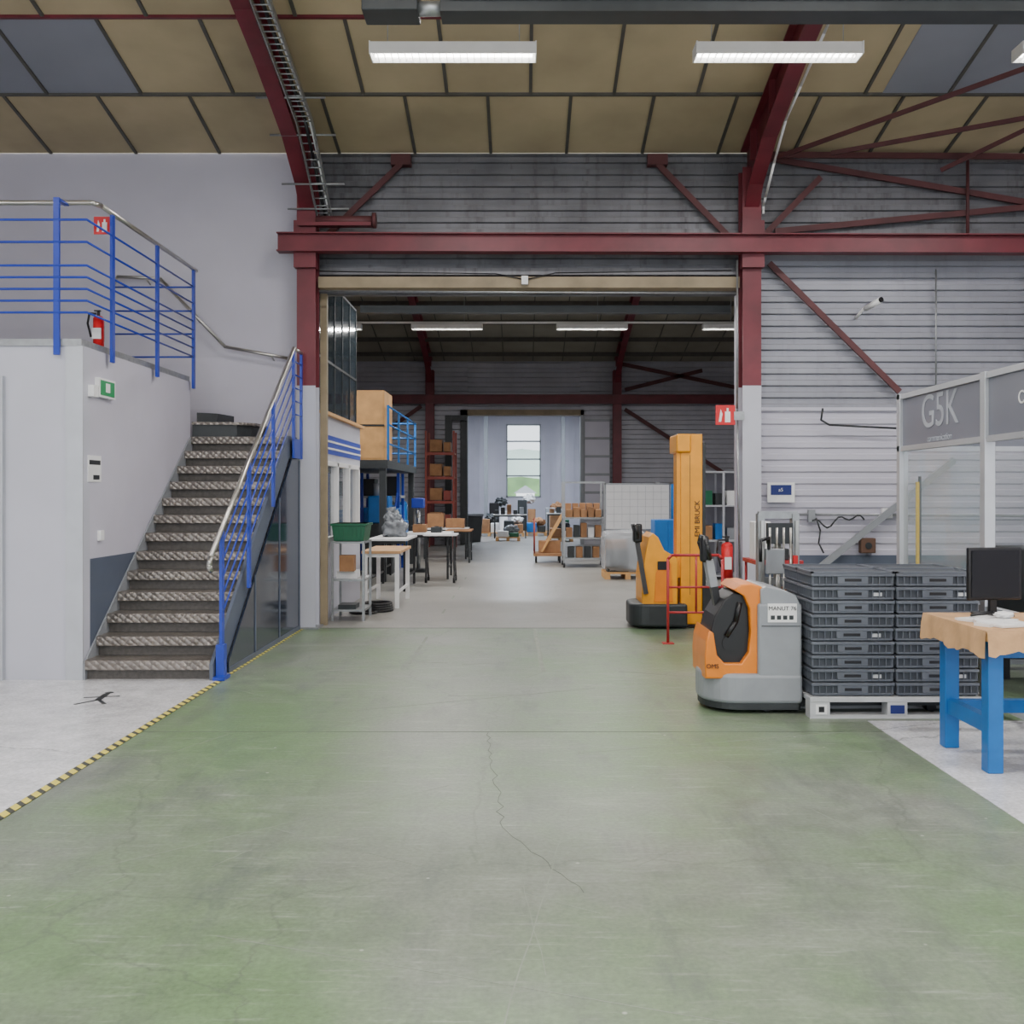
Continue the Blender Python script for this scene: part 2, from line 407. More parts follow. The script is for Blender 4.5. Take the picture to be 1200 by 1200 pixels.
w.box(-10,-1.68,32.1,32.2,0,5.72,CORRD); w.box(1.84,10,32.1,32.2,0,5.72,CORR); w.box(-1.68,1.84,32.1,32.2,4.03,5.72,CORR)
w.box(-1.9,-1.68,31.85,32.25,0,4.2,DARK); w.box(1.84,1.95,31.85,32.25,0,4.2,GREYT); w.box(-1.9,1.95,31.85,32.25,4.03,4.2,TANB)
w.done()
w=B('wall_far')
for x0,x1,z0,z1 in ((-10,-0.64,0,5.75),(0.82,10,0,5.75),(-0.64,0.82,0,1.42),(-0.64,0.82,4.5,5.75)):
    w.box(x0,x1,43,43.2,z0,z1,CORRL)
for k in range(24):
    x=-2.4+k*0.2
    if x<-0.8 or x>0.9: w.box(x,x+0.05,42.96,43,0,5.2,CORRL)
w.box(-2.6,-2.5,42.8,43,0,5,GREYT); w.box(2.6,2.7,42.8,43,0,5,GREYT)
w.box(-1.5,-1.35,41,41.2,0,5,GREYT); w.box(-2.5,2.7,42.7,42.95,4.9,5.1,GREYT); w.box(1.6,1.75,41,41.2,0,5,GREYT)
w.done()
w=B('window_1')
for z in (1.42,2.3,3.0,3.75,4.44): w.box(-0.64,0.82,42.98,43.08,z,z+0.06,GREYT)
for x in (-0.64,0.76): w.box(x,x+0.06,42.98,43.08,1.42,4.5,GREYT)
w.box(-0.6,0.8,43.03,43.04,1.45,4.47,GLASSW); w.done()
h=B('hillside_outdoors')
HG=mat('foliage_green',(112,150,96),0.9,0,0.35,0.5)
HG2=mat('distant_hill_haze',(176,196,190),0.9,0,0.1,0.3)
pts=[(-30,-3)]
for k in range(31): pts.append((-30+2*k,2.5+0.5*math.sin(k*0.9)+0.4*math.sin(k*2.3)))
pts.append((30,-3)); h.prism(pts,'y',82,86,HG)
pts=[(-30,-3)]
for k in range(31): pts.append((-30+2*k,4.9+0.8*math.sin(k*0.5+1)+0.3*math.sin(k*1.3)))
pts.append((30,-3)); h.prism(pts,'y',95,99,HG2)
h.box(-0.4,1.0,78,81,-3,1.6,SHEET); h.prism([(-0.6,1.6),(1.2,1.6),(0.3,2.2)],'y',78,81,GREYT); h.done()
d=B('door_1'); d.box(1.95,2.75,31.75,31.85,1.0,3.9,GREYT)
for k in range(5): d.box(1.97,2.73,31.73,31.75,1.1+k*0.56,1.58+k*0.56,CORRL)
d.done()

# ---------------------------------------------------------------- steel structure
def column(nm,x,y):
    b=B(nm)
    b.ibeam((x,y,2.87),(x,y,5.45),0.22,0.24,RED,up=(0,1,0)); b.ibeam((x,y,0.02),(x,y,2.87),0.22,0.24,BOXW,up=(0,1,0))
    b.box(x-0.15,x+0.15,y-0.17,y+0.17,0,0.02,GALV); b.done()
column('steel_column',-2.54,12.2); column('steel_column',2.72,12.2)
def col2(x):
    b=B('steel_column'); b.ibeam((x,31.7,0),(x,31.7,5.4),0.26,0.3,RED,up=(0,1,0)); b.done()
col2(-2.83); col2(2.96)
def rafter(x,y0,ym,zf,sgn):
    b=B('roof_rafter')
    top=[(y0,zf(y0)-0.03),(ym,zf(ym)-0.03)]
    s=sgn
    pts=[(0,0.95),(0.45,0.62),(1.1,0.44),(2.2,0.36),(abs(ym-y0),0.34)]
    low=[(y0+s*d_,zf(y0+s*d_)-0.03-e) for d_,e in pts]
    b.prism(top+low[::-1],'x',x-0.006,x+0.006,RED)
    for a,q in zip(low[:-1],low[1:]): b.beam((x,a[0],a[1]),(x,q[0],q[1]),0.17,0.016,RED)
    b.beam((x,top[0][0],top[0][1]),(x,top[1][0],top[1][1]),0.17,0.016,RED)
    for dd in (0.5,1.4,3.0,5.0):
        y=y0+s*dd; b.box(x-0.08,x+0.08,y-0.006,y+0.006,zf(y)-0.4,zf(y)-0.03,RED)
    b.done()
rafter(-2.54,12.32,2.7,roofZ,-1); rafter(2.72,12.32,2.7,roofZ,-1)
rafter(-2.83,31.8,22.2,roof2,-1); rafter(2.96,31.8,22.2,roof2,-1)
b=B('steel_beam'); b.ibeam((-2.85,11.98,4.53),(9.9,11.98,4.5),0.16,0.22,RED)
for x in (-2.54,2.72): b.box(x-0.13,x+0.13,12.0,12.12,4.25,4.8,RED)
b.box(-2.6,-1.75,11.92,12.04,4.72,4.76,RED); b.cyl((-2.4,11.98,4.79),(-1.72,11.98,4.79),0.055,REDD); b.cyl((-1.74,11.98,4.79),(-1.70,11.98,4.79),0.09,REDD)
b.done()
b=B('steel_beam'); b.ibeam((-9.9,31.6,4.5),(9.9,31.6,4.5),0.2,0.28,RED); b.done()
def brace(nm,segs,r=0.035,m=REDD):
    b=B(nm)
    for a,q in segs: b.beam(a,q,r*2,0.03,m,up=(0,1,0))
    b.done()
Yb=12.32
brace('wall_brace',[((-1.45,Yb,5.56),(-2.36,Yb,4.68)),((1.64,Yb,5.56),(2.5,Yb,4.68)),((3.6,Yb,5.4),(2.9,Yb,4.68))])
b=B('wall_brace')
for x in (-1.45,1.64): b.box(x-0.12,x+0.12,12.30,12.42,5.55,5.68,REDD)
b.done()
brace('wall_brace',[((2.98,Yb,4.37),(4.55,Yb,2.82)),((3.05,Yb+0.03,5.63),(6.6,Yb+0.03,5.02)),((3.05,Yb,4.75),(7.2,Yb,5.15)),((2.9,12.25,5.65),(9.9,12.25,5.6))],0.035)
b=B('wall_brace'); b.cyl((5.36,12.3,4.66),(5.36,12.3,5.6),0.02,REDD); b.done()
brace('wall_brace',[((2.9,12.0,5.5),(6.3,9.6,6.15)),((3.6,11.9,5.55),(7.5,10.6,5.9)),((5.0,12.2,5.45),(6.6,10.4,6.0))],0.025)
brace('wall_brace',[((5.2,12.3,2.0),(3.6,12.3,0.72))],0.04,GREYT)
brace('wall_brace',[((3.2,31.7,4.2),(6.3,31.7,2.2)),((3.2,31.7,4.8),(5.6,31.7,5.4)),((-3.1,31.7,4.3),(-5.5,31.7,2.6)),((3.1,31.7,5.6),(7.0,31.7,4.8))],0.06)

b=B('cable_tray')
def trayP(y):
    dd=12.2-y
    return roofZ(y)-0.42-0.5*max(0,1-dd/1.1)
ys=[12.15,11.9,11.5,11.0,10.4,9.6,8.6,7.4,6.0,4.6]
for x in (-2.42,-2.25):
    P=[(x,y,trayP(y)) for y in ys]; P=[(x,12.15,4.86)]+P
    for a,q in zip(P[:-1],P[1:]): b.beam(a,q,0.012,0.06,GALV)
zz=4.86
while zz<trayP(12.15): b.cyl((-2.42,12.15,zz),(-2.25,12.15,zz),0.008,GALV,seg=6); zz+=0.07
y=12.1
while y>4.6:
    b.cyl((-2.42,y,trayP(y)),(-2.25,y,trayP(y)),0.008,GALV,seg=6); y-=0.09
P=[(-2.33,12.12,4.86)]+[(-2.33,y,trayP(y)+0.02) for y in ys]
b.tube(P,0.02,BLACK); b.tube([(p[0]+0.05,p[1],p[2]) for p in P],0.01,WHITE)
for y in (11.2,11.75,12.05,10.6):
    b.cyl((-2.75,y,trayP(y)),(-2.03,y,trayP(y)),0.012,GALV,seg=8)
b.done()
b=B('conduit_pipe'); b.tube([(2.86,12.1,4.9),(2.86,12.1,5.0)]+[(2.84,y,trayP(y)) for y in ys[1:]],0.014,WHITE); b.tube([(2.55,12.1,4.35),(2.55,12.1,2.6),(2.58,12.1,0.6)],0.012,GALV); b.done()

b=B('ceiling_heater_tube')
b.box(-0.55,9.5,6.92,7.12,4.86,4.96,DARK); b.box(-1.08,-0.7,6.9,7.14,4.86,5.06,DARK,0.01); b.cyl((-0.75,7.02,4.92),(-0.5,7.02,4.92),0.05,GALV)
b.prism([(6.86,4.94),(7.18,4.94),(7.1,5.06),(6.94,5.06)],'x',-0.5,9.5,GALV)
for x in (-0.9,1.6,4.1,6.6,9.1): b.cyl((x,7.02,5.05),(x,7.02,roofZ(7.02)),0.006,GALV,seg=6)
b.done()

# ---------------------------------------------------------------- luminaires
def lamp(x,y,z,zr,power,L_=1.48,nm='fluorescent_ceiling_lamp',col=(1.0,0.97,0.95)):
    b=B(nm)
    b.box(x-L_/2,x+L_/2,y-0.09,y+0.09,z+0.03,z+0.07,WHITE)
    b.prism([(y-0.1,z-0.04),(y-0.085,z+0.05),(y-0.095,z+0.05),(y-0.11,z-0.04)],'x',x-L_/2,x+L_/2,WHITE)
    b.prism([(y+0.1,z-0.04),(y+0.085,z+0.05),(y+0.095,z+0.05),(y+0.11,z-0.04)],'x',x-L_/2,x+L_/2,WHITE)
    for dy in (-0.045,0.045): b.cyl((x-L_/2+0.03,y+dy,z+0.0),(x+L_/2-0.03,y+dy,z+0.0),0.014,TUBE)
    n=24
    for k in range(n+1):
        xx=x-L_/2+L_*k/n; b.box(xx-0.0015,xx+0.0015,y-0.1,y+0.1,z-0.035,z-0.005,WHITE)
    for xx in (x-L_/2,x+L_/2): b.box(xx-0.005,xx+0.005,y-0.11,y+0.11,z-0.04,z+0.07,WHITE)
    for dx in (-L_*0.4,L_*0.4): b.cyl((x+dx,y,z+0.07),(x+dx,y,zr),0.004,GALV,seg=6)
    o=b.done()
    ld=bpy.data.lights.new('tube_light','AREA'); ld.shape='RECTANGLE'; ld.size=L_; ld.size_y=0.16; ld.energy=power; ld.color=col
    lo=bpy.data.objects.new('tube_light',ld); scene.collection.objects.link(lo); lo.location=(x,y,z-0.05)
    lo.parent=o; lo.matrix_parent_inverse=Matrix.Translation(-o.location)
for x in (-0.61,2.30,5.2): lamp(x,9.2,5.55,roofZ(9.2),90)
for y in (4.6,0.2,-4.0):  # unseen rows above and behind the camera, added to brighten the hall
    for x in (-6.4,-3.5,-0.61,2.30,5.2,8.0): lamp(x,y,5.55,roofZ(y),80)
b=B('lamp_trunking'); b.box(-4.2,4.6,21.47,21.53,5.165,5.2,WHITE)
for x in (-4,-1.2,1.6,4.4): b.cyl((x,21.5,5.2),(x,21.5,roof2(21.5)),0.006,GALV,seg=6)
b.done()
for x in (-4.1,-1.56,1.48,4.55): lamp(x,21.5,5.08,5.16,170)
for x in (-4.1,-1.3,1.48,4.3): lamp(x,15.8,5.3,roof2(15.8),110)  # added row, out of sight behind the header, to light the second hall
for x in (-3,0,3): lamp(x,37,5.2,5.75,330,col=(0.78,0.87,1.0))  # added unseen lamps, cool and strong to imitate the bluish window glow

# ---------------------------------------------------------------- mezzanine box, stairs
w=B('wall_mezzanine')
w.box(-10,-3.75,8.77,8.9,0.0,2.86,BOXW); w.box(-3.87,-3.75,8.9,11.6,1.03,2.86,WALLW); w.box(-3.87,-3.75,8.9,11.6,0,1.03,WAIN)
w.box(-10,-3.76,8.75,11.6,2.86,2.92,GALV)
w.box(-3.90,-3.75,8.755,8.77,0,2.86,ALU)
w.done()
d=B('door_2'); d.box(-6.5,-4.42,8.72,8.77,0,2.6,ALU); d.box(-6.45,-4.47,8.70,8.73,0.02,2.55,GREYT); d.done()

n=13; y0=8.75; dy=(11.57-8.75)/12; rise=2.24/13
s=B('staircase')
for k in range(n):
    zt=(k+1)*rise; ya=y0+k*dy
    yb_=ya+dy+0.03 if k<n-1 else 12.40
    xr=-2.66 if k<n-1 else -2.68
    s.box(-3.73,xr,ya,yb_,zt-0.03,zt,TREAD)
    s.box(-3.73,xr,ya-0.008,ya+0.014,zt-0.085,zt,TREAD,0.006)
    s.box(-3.73,xr,ya+0.05,ya+0.06,zt-rise,zt-0.03,RISER)
s.prism([(y0-0.02,0.0),(y0+0.25,0.0),(11.6,2.0),(12.0,2.0),(12.0,2.25),(11.57,2.25),(y0-0.02,0.14)],'x',-2.66,-2.63,WAIN)
s.prism([(y0,0.0),(y0+0.2,0.0),(11.6,2.0),(11.6,2.24),(11.5,2.2),(y0,0.15)],'x',-3.745,-3.73,GREYT)
s.prism([(-3.74,11.64),(-3.25,11.70),(-3.12,11.85),(-3.08,12.1),(-3.10,12.40),(-3.74,12.40)],'z',2.24,2.38,DARK); s.prism([(-3.74,11.62),(-3.22,11.68),(-3.08,11.84),(-3.04,12.1),(-3.06,12.40),(-3.74,12.40)],'z',2.38,2.41,TREAD)
s.prism([(-3.74,11.8),(-3.55,11.95),(-3.48,12.40),(-3.74,12.40)],'z',2.41,2.53,DARK)
s.done()
p=B('under_stair_partition')
p.prism([(9.1,0.0),(12.0,0.0),(12.0,2.0),(11.6,1.98),(9.1,0.10)],'x',-2.615,-2.60,SLATE)
for y,z in ((10.0,0.80),(11.0,1.55),(11.98,1.98)): p.box(-2.60,-2.592,y-0.015,y+0.015,0,z,WAIN)
p.box(-2.6,-2.59,9.1,12.0,0,0.05,WAIN)
p.done()
r=B('stair_railing')
def rz_(y): return 1.07+(y-8.5)*(3.24-1.07)/3.1
X=-2.58
r.tube([(X,8.5,0.95),(X,8.46,1.0),(X,8.5,1.07),(X,11.6,3.24),(X,12.02,3.24)],0.022,STEEL,14)
for y in (8.82,9.7,10.65,11.6):
    zb=max(0.0,(y-8.75)*0.795-0.05)
    r.box(X-0.012,X+0.012,y-0.035,y+0.035,zb,rz_(y)-0.02,BLUE)
r.box(X-0.05,X+0.05,8.72,8.9,0.003,0.03,BLUE); r.box(X-0.04,X+0.03,8.78,8.86,0.03,0.3,BLUE)
r.box(X-0.012,X+0.012,11.97,12.03,2.0,3.22,BLUE)
r.box(X-0.02,X+0.005,11.62,12.02,2.0,2.22,BLUE)
for k in range(5):
    o=0.14+k*0.15
    r.tube([(X,8.82,rz_(8.82)-o),(X,11.6,rz_(11.6)-o),(X,12.0,3.24-o)],0.009,BLUE,8)
r.done()
r=B('mezzanine_railing')
Xr=-3.70; Yr=8.72
r.tube([(-9.9,Yr+0.2,4.13),(Xr-0.04,Yr+0.2,4.13),(Xr,Yr+0.3,4.13),(Xr,11.65,4.13)],0.022,STEEL,14)
for y in (9.26,10.4,11.55): r.box(Xr-0.01,Xr+0.014,y-0.03,y+0.03,2.78,4.12,BLUE)
for x in (-3.96,-5.1,-6.2,-7.4,-8.5):
    r.box(x-0.025,x+0.025,Yr-0.005,Yr+0.019,2.78,4.12,BLUE)
    r.box(x-0.02,x+0.02,Yr,Yr+0.2,4.10,4.12,BLUE)
for z in (3.93,3.74,3.54,3.44,3.34,3.24,3.14):
    r.tube([(-9.9,Yr,z),(Xr,Yr,z),(Xr,11.55,z)],0.010,BLUE,8)
for z in (3.93,3.66,3.4,3.14): r.tube([(Xr,11.58,z),(-4.6,11.58,z)],0.01,BLUE,8)
rail=r.done()
r=B('wall_handrail')
r.tube([(-4.9,12.3,4.1),(-4.85,12.3,4.2),(-4.34,12.3,4.18),(-3.56,12.3,3.36),(-2.8,12.3,3.22)],0.02,STEEL,12)
for x,z in ((-4.5,4.16),(-3.9,3.7),(-3.0,3.24)): r.cyl((x,12.3,z),(x,12.42,z-0.03),0.009,STEEL,seg=8)
r.done()

def fsign(x,y,z,s_,nm='fire_extinguisher_sign'):
    b=B(nm); b.box(x-s_,x+s_,y-0.008,y,z-s_,z+s_,REDS)
    yy=y-0.011
    b.box(x-s_*0.05,x+s_*0.5,yy,y-0.006,z-s_*0.75,z+s_*0.35,WHITE); b.box(x+s_*0.12,x+s_*0.32,yy,y-0.006,z+s_*0.35,z+s_*0.7,WHITE)
    b.prism([(x-s_*0.7,z-s_*0.7),(x-s_*0.45,z-s_*0.7),(x-s_*0.3,z+s_*0.1),(x-s_*0.5,z+s_*0.6)],'y',yy,y-0.006,WHITE)
    return b
fsign(2.40,12.05,2.52,0.115).box(2.5,2.62,12.03,12.045,2.46,2.56,GALV).done()
fsign(-3.80,9.3,4.03,0.08,'sign_plate').box(-3.8,-3.72,9.3,9.31,3.98,4.0,GALV).done(rail)
def exting(x,y,z,s_=1.0):
    b=B('fire_extinguisher')
    b.cyl((x,y,z),(x,y,z+0.42*s_),0.075*s_,REDS,seg=20); b.sph((x,y,z+0.42*s_),0.075*s_,REDS,16,(1,1,0.7))
    b.cyl((x,y,z+0.45*s_),(x,y,z+0.54*s_),0.022*s_,BLACK); b.box(x-0.06*s_,x+0.03*s_,y-0.012,y+0.012,z+0.53*s_,z+0.55*s_,BLACK)
    b.tube([(x-0.02,y,z+0.5*s_),(x-0.12*s_,y-0.02,z+0.5*s_),(x-0.14*s_,y-0.03,z+0.35*s_),(x-0.09*s_,y-0.03,z+0.15*s_)],0.01,BLACK)
    b.box(x-0.04,x+0.04,y-0.078*s_,y-0.06*s_,z+0.12*s_,z+0.28*s_,SHEET)
    b.box(x-0.03,x+0.03,y+0.06*s_,y+0.1*s_,z+0.1*s_,z+0.4*s_,GALV)
    b.done()
exting(-3.84,9.3,2.921,0.62); exting(2.42,12.05,0.60,0.9)
b=B('emergency_exit_sign'); b.box(-3.75,-3.71,9.0,9.36,2.45,2.62,WHITE); b.box(-3.712,-3.705,9.03,9.33,2.47,2.60,GREENS); b.box(-3.706,-3.702,9.13,9.22,2.5,2.58,WHITE); b.box(-3.75,-3.70,8.86,8.96,2.44,2.54,WHITE); b.done()
b=B('wall_notice'); b.box(-3.75,-3.742,8.85,9.12,1.70,1.93,SHEET); b.box(-3.742,-3.74,8.87,9.1,1.85,1.89,DARK); b.box(-3.742,-3.74,8.95,9.08,1.72,1.76,DARK); b.done()
b=B('power_socket'); b.box(-3.75,-3.72,9.05,9.14,1.18,1.27,WHITE,0.005); b.done()
b=B('wall_notice'); b.box(2.97,3.30,12.36,12.37,1.49,1.73,SHEET); b.box(3.01,3.26,12.355,12.361,1.58,1.70,NAVY); b.textf('a5',0.06,3.13,12.352,1.64,SHEET); b.done()
b=B('floor_pedestrian_symbol')
b.cyl((-3.30,8.2,0.003),(-3.30,8.2,0.005),0.035,DARK); b.beam((-3.30,8.15,0.004),(-3.27,7.9,0.004),0.05,0.002,DARK)
b.beam((-3.27,7.92,0.004),(-3.38,7.74,0.004),0.03,0.002,DARK); b.beam((-3.27,7.92,0.004),(-3.16,7.76,0.004),0.03,0.002,DARK); b.beam((-3.42,8.0,0.004),(-3.16,8.06,0.004),0.025,0.002,DARK); b.done()
b=B('security_camera'); b.cyl((4.10,12.2,3.80),(4.2,11.98,3.86),0.035,WHITE); b.cyl((4.2,11.98,3.86),(4.21,11.96,3.865),0.03,BLACK); b.cyl((4.1,12.25,3.81),(4.05,12.42,3.72),0.018,WHITE); b.done()
b=B('hook_pipe'); b.tube([(3.62,12.3,2.62),(3.6,12.3,2.48),(3.70,12.3,2.42),(4.5,12.3,2.38)],0.012,DARK); b.done()
b=B('wall_conduit'); b.tube([(2.9,12.36,1.35),(9.5,12.36,1.3)],0.015,GALV); b.tube([(5.0,12.35,4.3),(5.0,12.35,2.7)],0.01,GALV)
b.tube([(2.86,12.36,2.7),(2.86,12.36,0.9)],0.015,GALV); b.tube([(6.1,12.35,4.3),(6.1,12.35,1.3)],0.012,GALV); b.done()
b=B('wall_junction_box'); b.box(4.08,4.26,12.30,12.40,0.88,1.06,BROWN,0.01); b.cyl((4.17,12.29,0.97),(4.17,12.31,0.97),0.04,DARK); b.done()
b=B('hanging_cables')
pc=[]
for k in range(15): pc.append((3.50+0.045*k,12.33,1.27+0.04*math.sin(k*1.1)-0.05*math.sin(k*0.45)))
b.tube(pc,0.010,DARK,8); b.tube([(3.55,12.33,1.3),(3.6,12.33,1.15),(3.58,12.33,1.0),(3.64,12.33,0.88)],0.01,DARK,8)
b.box(4.35,4.47,12.33,12.4,1.3,1.42,WHITE); b.box(3.46,3.54,12.33,12.4,1.25,1.4,GREYT); b.done()

# ---------------------------------------------------------------- electric pallet truck (orange/grey)
b=B('electric_pallet_truck')
def dplan(x0,x1,ya,yb,r,n=8):
    pts=[]
    for cx,cy,a0 in ((x0+r,ya+r,math.pi),(x1-0.03,ya+0.03,1.5*math.pi),(x1-0.03,yb-0.03,0),(x0+r,yb-r,0.5*math.pi)):
        rr=r if cx<(x0+x1)/2 else 0.03
        for k in range(n+1): a=a0+0.5*math.pi*k/n; pts.append((cx+rr*math.cos(a),cy+rr*math.sin(a)))
    return pts
ya,yb_=7.42,8.04
b.prism(dplan(1.34,2.03,ya,yb_,0.27),'z',0.03,0.075,DARK)
b.prism(dplan(1.325,2.04,ya-0.01,yb_+0.01,0.28),'z',0.07,0.29,GREYT,0.03)
b.prism([(1.34,.25),(1.335,.40),(1.345,.52),(1.37,.60),(1.40,.58),(1.425,.42),(1.48,.36),(1.60,.36),(1.655,.44),(1.67,.60),(1.66,.76),(1.62,.85),(1.55,.895),(1.60,.935),(1.68,.94),(1.75,.92),(1.79,.85),(1.79,.25)],'y',ya+0.03,yb_-0.03,ORANGE,0.012)
b.prism([(1.37,.30),(1.38,.56),(1.42,.70),(1.49,.82),(1.56,.87),(1.66,.86),(1.69,.3)],'y',ya+0.09,yb_-0.09,BLACK,0.012)
b.box(1.715,2.035,ya-0.002,yb_+0.002,0.24,0.80,GREYT,0.02,seg=3)
b.prism([(1.735,.78),(1.735,.90),(1.775,.925),(1.90,.90),(1.99,.86),(2.03,.78)],'y',ya+0.004,yb_-0.004,GREYT,0.01)
b.box(1.74,2.02,ya-0.006,ya+0.0,0.635,0.64,DARK)
b.box(1.785,1.995,ya-0.006,ya+0.01,0.665,0.80,WHITE); b.textf('MANUT 76',0.042,1.89,ya-0.008,0.765,BLACK)
for k in range(4): b.box(1.805+k*0.045,1.835+k*0.045,ya-0.008,ya-0.004,0.685,0.715,DARK)
b.textf('OMS',0.045,1.39,ya+0.025,0.34,BLACK)
b.cyl((1.53,7.5,0.50),(1.53,7.86,0.50),0.06,BLACK); b.beam((1.52,7.73,0.5),(1.42,7.73,1.08),0.09,0.05,BLACK,up=(1,0,0))
b.beam((1.445,7.73,0.90),(1.41,7.73,1.10),0.14,0.055,GREYT,up=(1,0,0))
b.tube([(1.42,7.73,1.10),(1.40,7.60,1.12),(1.37,7.56,1.22),(1.37,7.64,1.27),(1.37,7.82,1.27),(1.37,7.90,1.22),(1.40,7.86,1.12),(1.42,7.73,1.10)],0.016,BLACK)
b.box(1.35,1.41,7.68,7.78,1.08,1.28,BLACK,0.02)
b.sph((1.46,7.58,0.46),0.06,BLACK); b.tube([(1.50,7.5,0.55),(1.57,7.5,0.66),(1.6,7.5,0.8)],0.02,BLACK)
for y in (7.46,7.86): b.box(2.0,3.15,y,y+0.15,0.055,0.095,DARK); b.cyl((3.0,y+0.03,0.035),(3.0,y+0.12,0.035),0.035,BLACK)
b.cyl((1.62,7.66,0.1),(1.62,7.78,0.1),0.1,BLACK,seg=20)
for y in (7.5,7.93): b.cyl((1.80,y,0.045),(1.80,y+0.04,0.045),0.045,BLACK)
b.done()

b=B('plastic_pallet')
px0,px1,py0,py1=2.05,3.28,7.27,8.09
b.box(px0,px1,py0,py1,0.115,0.15,PALM,0.004)
for x in (px0,px0+0.55,px1-0.14):
    for y in (py0,py0+0.34,py1-0.12): b.box(x,x+0.14,y,y+0.12 if y!=py0+0.34 else y+0.11,0.02,0.115,PALM)
for y in (py0,py0+0.34,py1-0.12): b.box(px0,px1,y,y+0.12,0.0,0.022,PALM)
b.box(px0+0.04,px0+0.12,py0-0.003,py0,0.03,0.10,SHEET); b.box(px0+0.57,px0+0.67,py0-0.003,py0,0.035,0.095,NAVY)
b.box(px0+0.06,px0+0.10,py0-0.004,py0-0.002,0.045,0.085,BLACK)
b.done()
b=B('stack_of_plastic_crates')
L_=9; z=0.152; hh=0.0975
cols=[2.065,2.670]
for k in range(L_):
    zb=z+k*hh
    jx=random.uniform(-0.006,0.006)
    for x0 in cols:
        for yy in (7.30,7.70):
            a,b1,c1,d1=x0+jx,x0+0.595+jx,yy,yy+0.392
            b.box(a+0.02,b1-0.02,c1+0.02,d1-0.02,zb,zb+hh-0.012,CRATED)
            b.box(a,b1,c1,d1,zb+hh-0.024,zb+hh-0.003,CRATE,0.003,seg=1)
            b.box(a+0.008,b1-0.008,c1+0.008,d1-0.008,zb+0.010,zb+0.020,CRATE)
            if yy<7.5:
                for j in range(13):
                    xx=a+0.012+j*(0.571/12)
                    if 4<=j<=8: continue
                    b.box(xx-0.003,xx+0.003,c1+0.006,c1+0.022,zb+0.01,zb+hh-0.02,CRATE)
                xc=(a+b1)/2
                b.box(xc-0.11,xc+0.11,c1+0.004,c1+0.02,zb+0.020,zb+hh-0.020,CRATE,0.004,seg=1)
                b.box(xc-0.06,xc+0.06,c1+0.001,c1+0.006,zb+0.038,zb+0.058,BLACK)
                if k%3==1: b.box(xc+0.15,xc+0.21,c1+0.014,c1+0.019,zb+0.03,zb+0.055,PALM)
            for j in range(9):
                y_=c1+0.02+j*0.044
                b.box(a+0.006,a+0.022,y_-0.003,y_+0.003,zb+0.01,zb+hh-0.02,CRATE)
                b.box(b1-0.022,b1-0.006,y_-0.003,y_+0.003,zb+0.01,zb+hh-0.02,CRATE)
zt=z+L_*hh
for x0 in cols:
    for yy in (7.30,7.70):
        b.box(x0+0.002,x0+0.593,yy+0.002,yy+0.39,zt-0.005,zt+0.002,CRATED)
        for (a,q,c1,d1) in ((x0,x0+0.595,yy,yy+0.02),(x0,x0+0.595,yy+0.372,yy+0.392),(x0,x0+0.02,yy,yy+0.392),(x0+0.575,x0+0.595,yy,yy+0.392)): b.box(a,q,c1,d1,zt,zt+0.012,CRATE)
b.done()

b=B('manual_lift_stacker')
Y=9.0
for x in (2.10,2.40): b.box(x-0.03,x+0.03,Y-0.05,Y+0.05,0.08,1.42,GALV); b.box(x-0.012,x+0.012,Y-0.09,Y-0.05,0.15,1.36,STEEL)
for z_ in (0.3,0.8,1.38): b.box(2.08,2.42,Y-0.03,Y+0.03,z_,z_+0.06,GALV)
b.box(2.14,2.36,Y-0.10,Y-0.04,1.16,1.34,DARK)
for k in range(4): b.cyl((2.16+k*0.06,Y-0.1,0.2),(2.16+k*0.06,Y-0.1,1.3),0.010,STEEL)
b.cyl((2.25,Y,0.1),(2.25,Y,1.3),0.035,STEEL)
b.box(2.12,2.28,Y-0.14,Y-0.10,0.9,1.12,GREYT,0.01); b.box(2.36,2.40,Y-0.115,Y-0.09,0.92,1.06,REDS)
b.box(2.06,2.44,Y-0.25,Y+0.1,0.05,0.3,GREYT,0.02)
for x in (2.10,2.40): b.box(x-0.05,x+0.05,Y+0.05,Y+1.1,0.04,0.1,GREYT); b.cyl((x-0.02,Y+1.0,0.045),(x+0.02,Y+1.0,0.045),0.045,BLACK); b.cyl((x-0.02,Y-0.2,0.05),(x+0.02,Y-0.2,0.05),0.05,BLACK)
b.tube([(2.15,Y-0.1,1.1),(2.1,Y-0.3,1.22),(2.02,Y-0.35,1.2),(2.02,Y-0.35,1.02)],0.015,BLACK)
b.done()

# ---------------------------------------------------------------- yellow electric stacker
b=B('electric_stacker')
ya,yb_=12.0,12.75
b.prism(dplan(1.28,1.95,ya,yb_,0.22),'z',0.03,0.30,DARK,0.03)
b.prism([(1.42,.28),(1.42,.62),(1.47,.95),(1.50,1.08),(1.55,1.13),(1.61,1.08),(1.68,.93),(1.80,.86),(1.84,.82),(1.84,.28)],'y',ya+0.04,yb_-0.04,YEL,0.012)
b.prism([(1.56,.32),(1.58,.66),(1.64,.80),(1.76,.78),(1.78,.32)],'y',ya+0.03,ya+0.05,ORANGE,0.005)
b.box(1.60,1.74,ya+0.022,ya+0.035,0.70,0.80,BLACK)
b.box(1.88,2.14,ya+0.1,ya+0.22,0.05,2.30,YEL,0.01); b.box(1.88,2.14,yb_-0.2,yb_-0.1,0.05,2.30,YEL)
b.box(1.88,1.92,ya+0.2,yb_-0.18,0.05,2.28,YEL); b.box(1.83,2.0,ya+0.06,yb_-0.1,2.08,2.30,YEL,0.02)
b.box(1.84,1.88,ya+0.12,ya+0.2,0.6,2.1,YEL); b.box(2.14,2.18,ya+0.12,ya+0.17,0.1,2.2,DARK)
b.box(1.99,1.995,ya+0.096,ya+0.1,0.4,2.05,DARK)
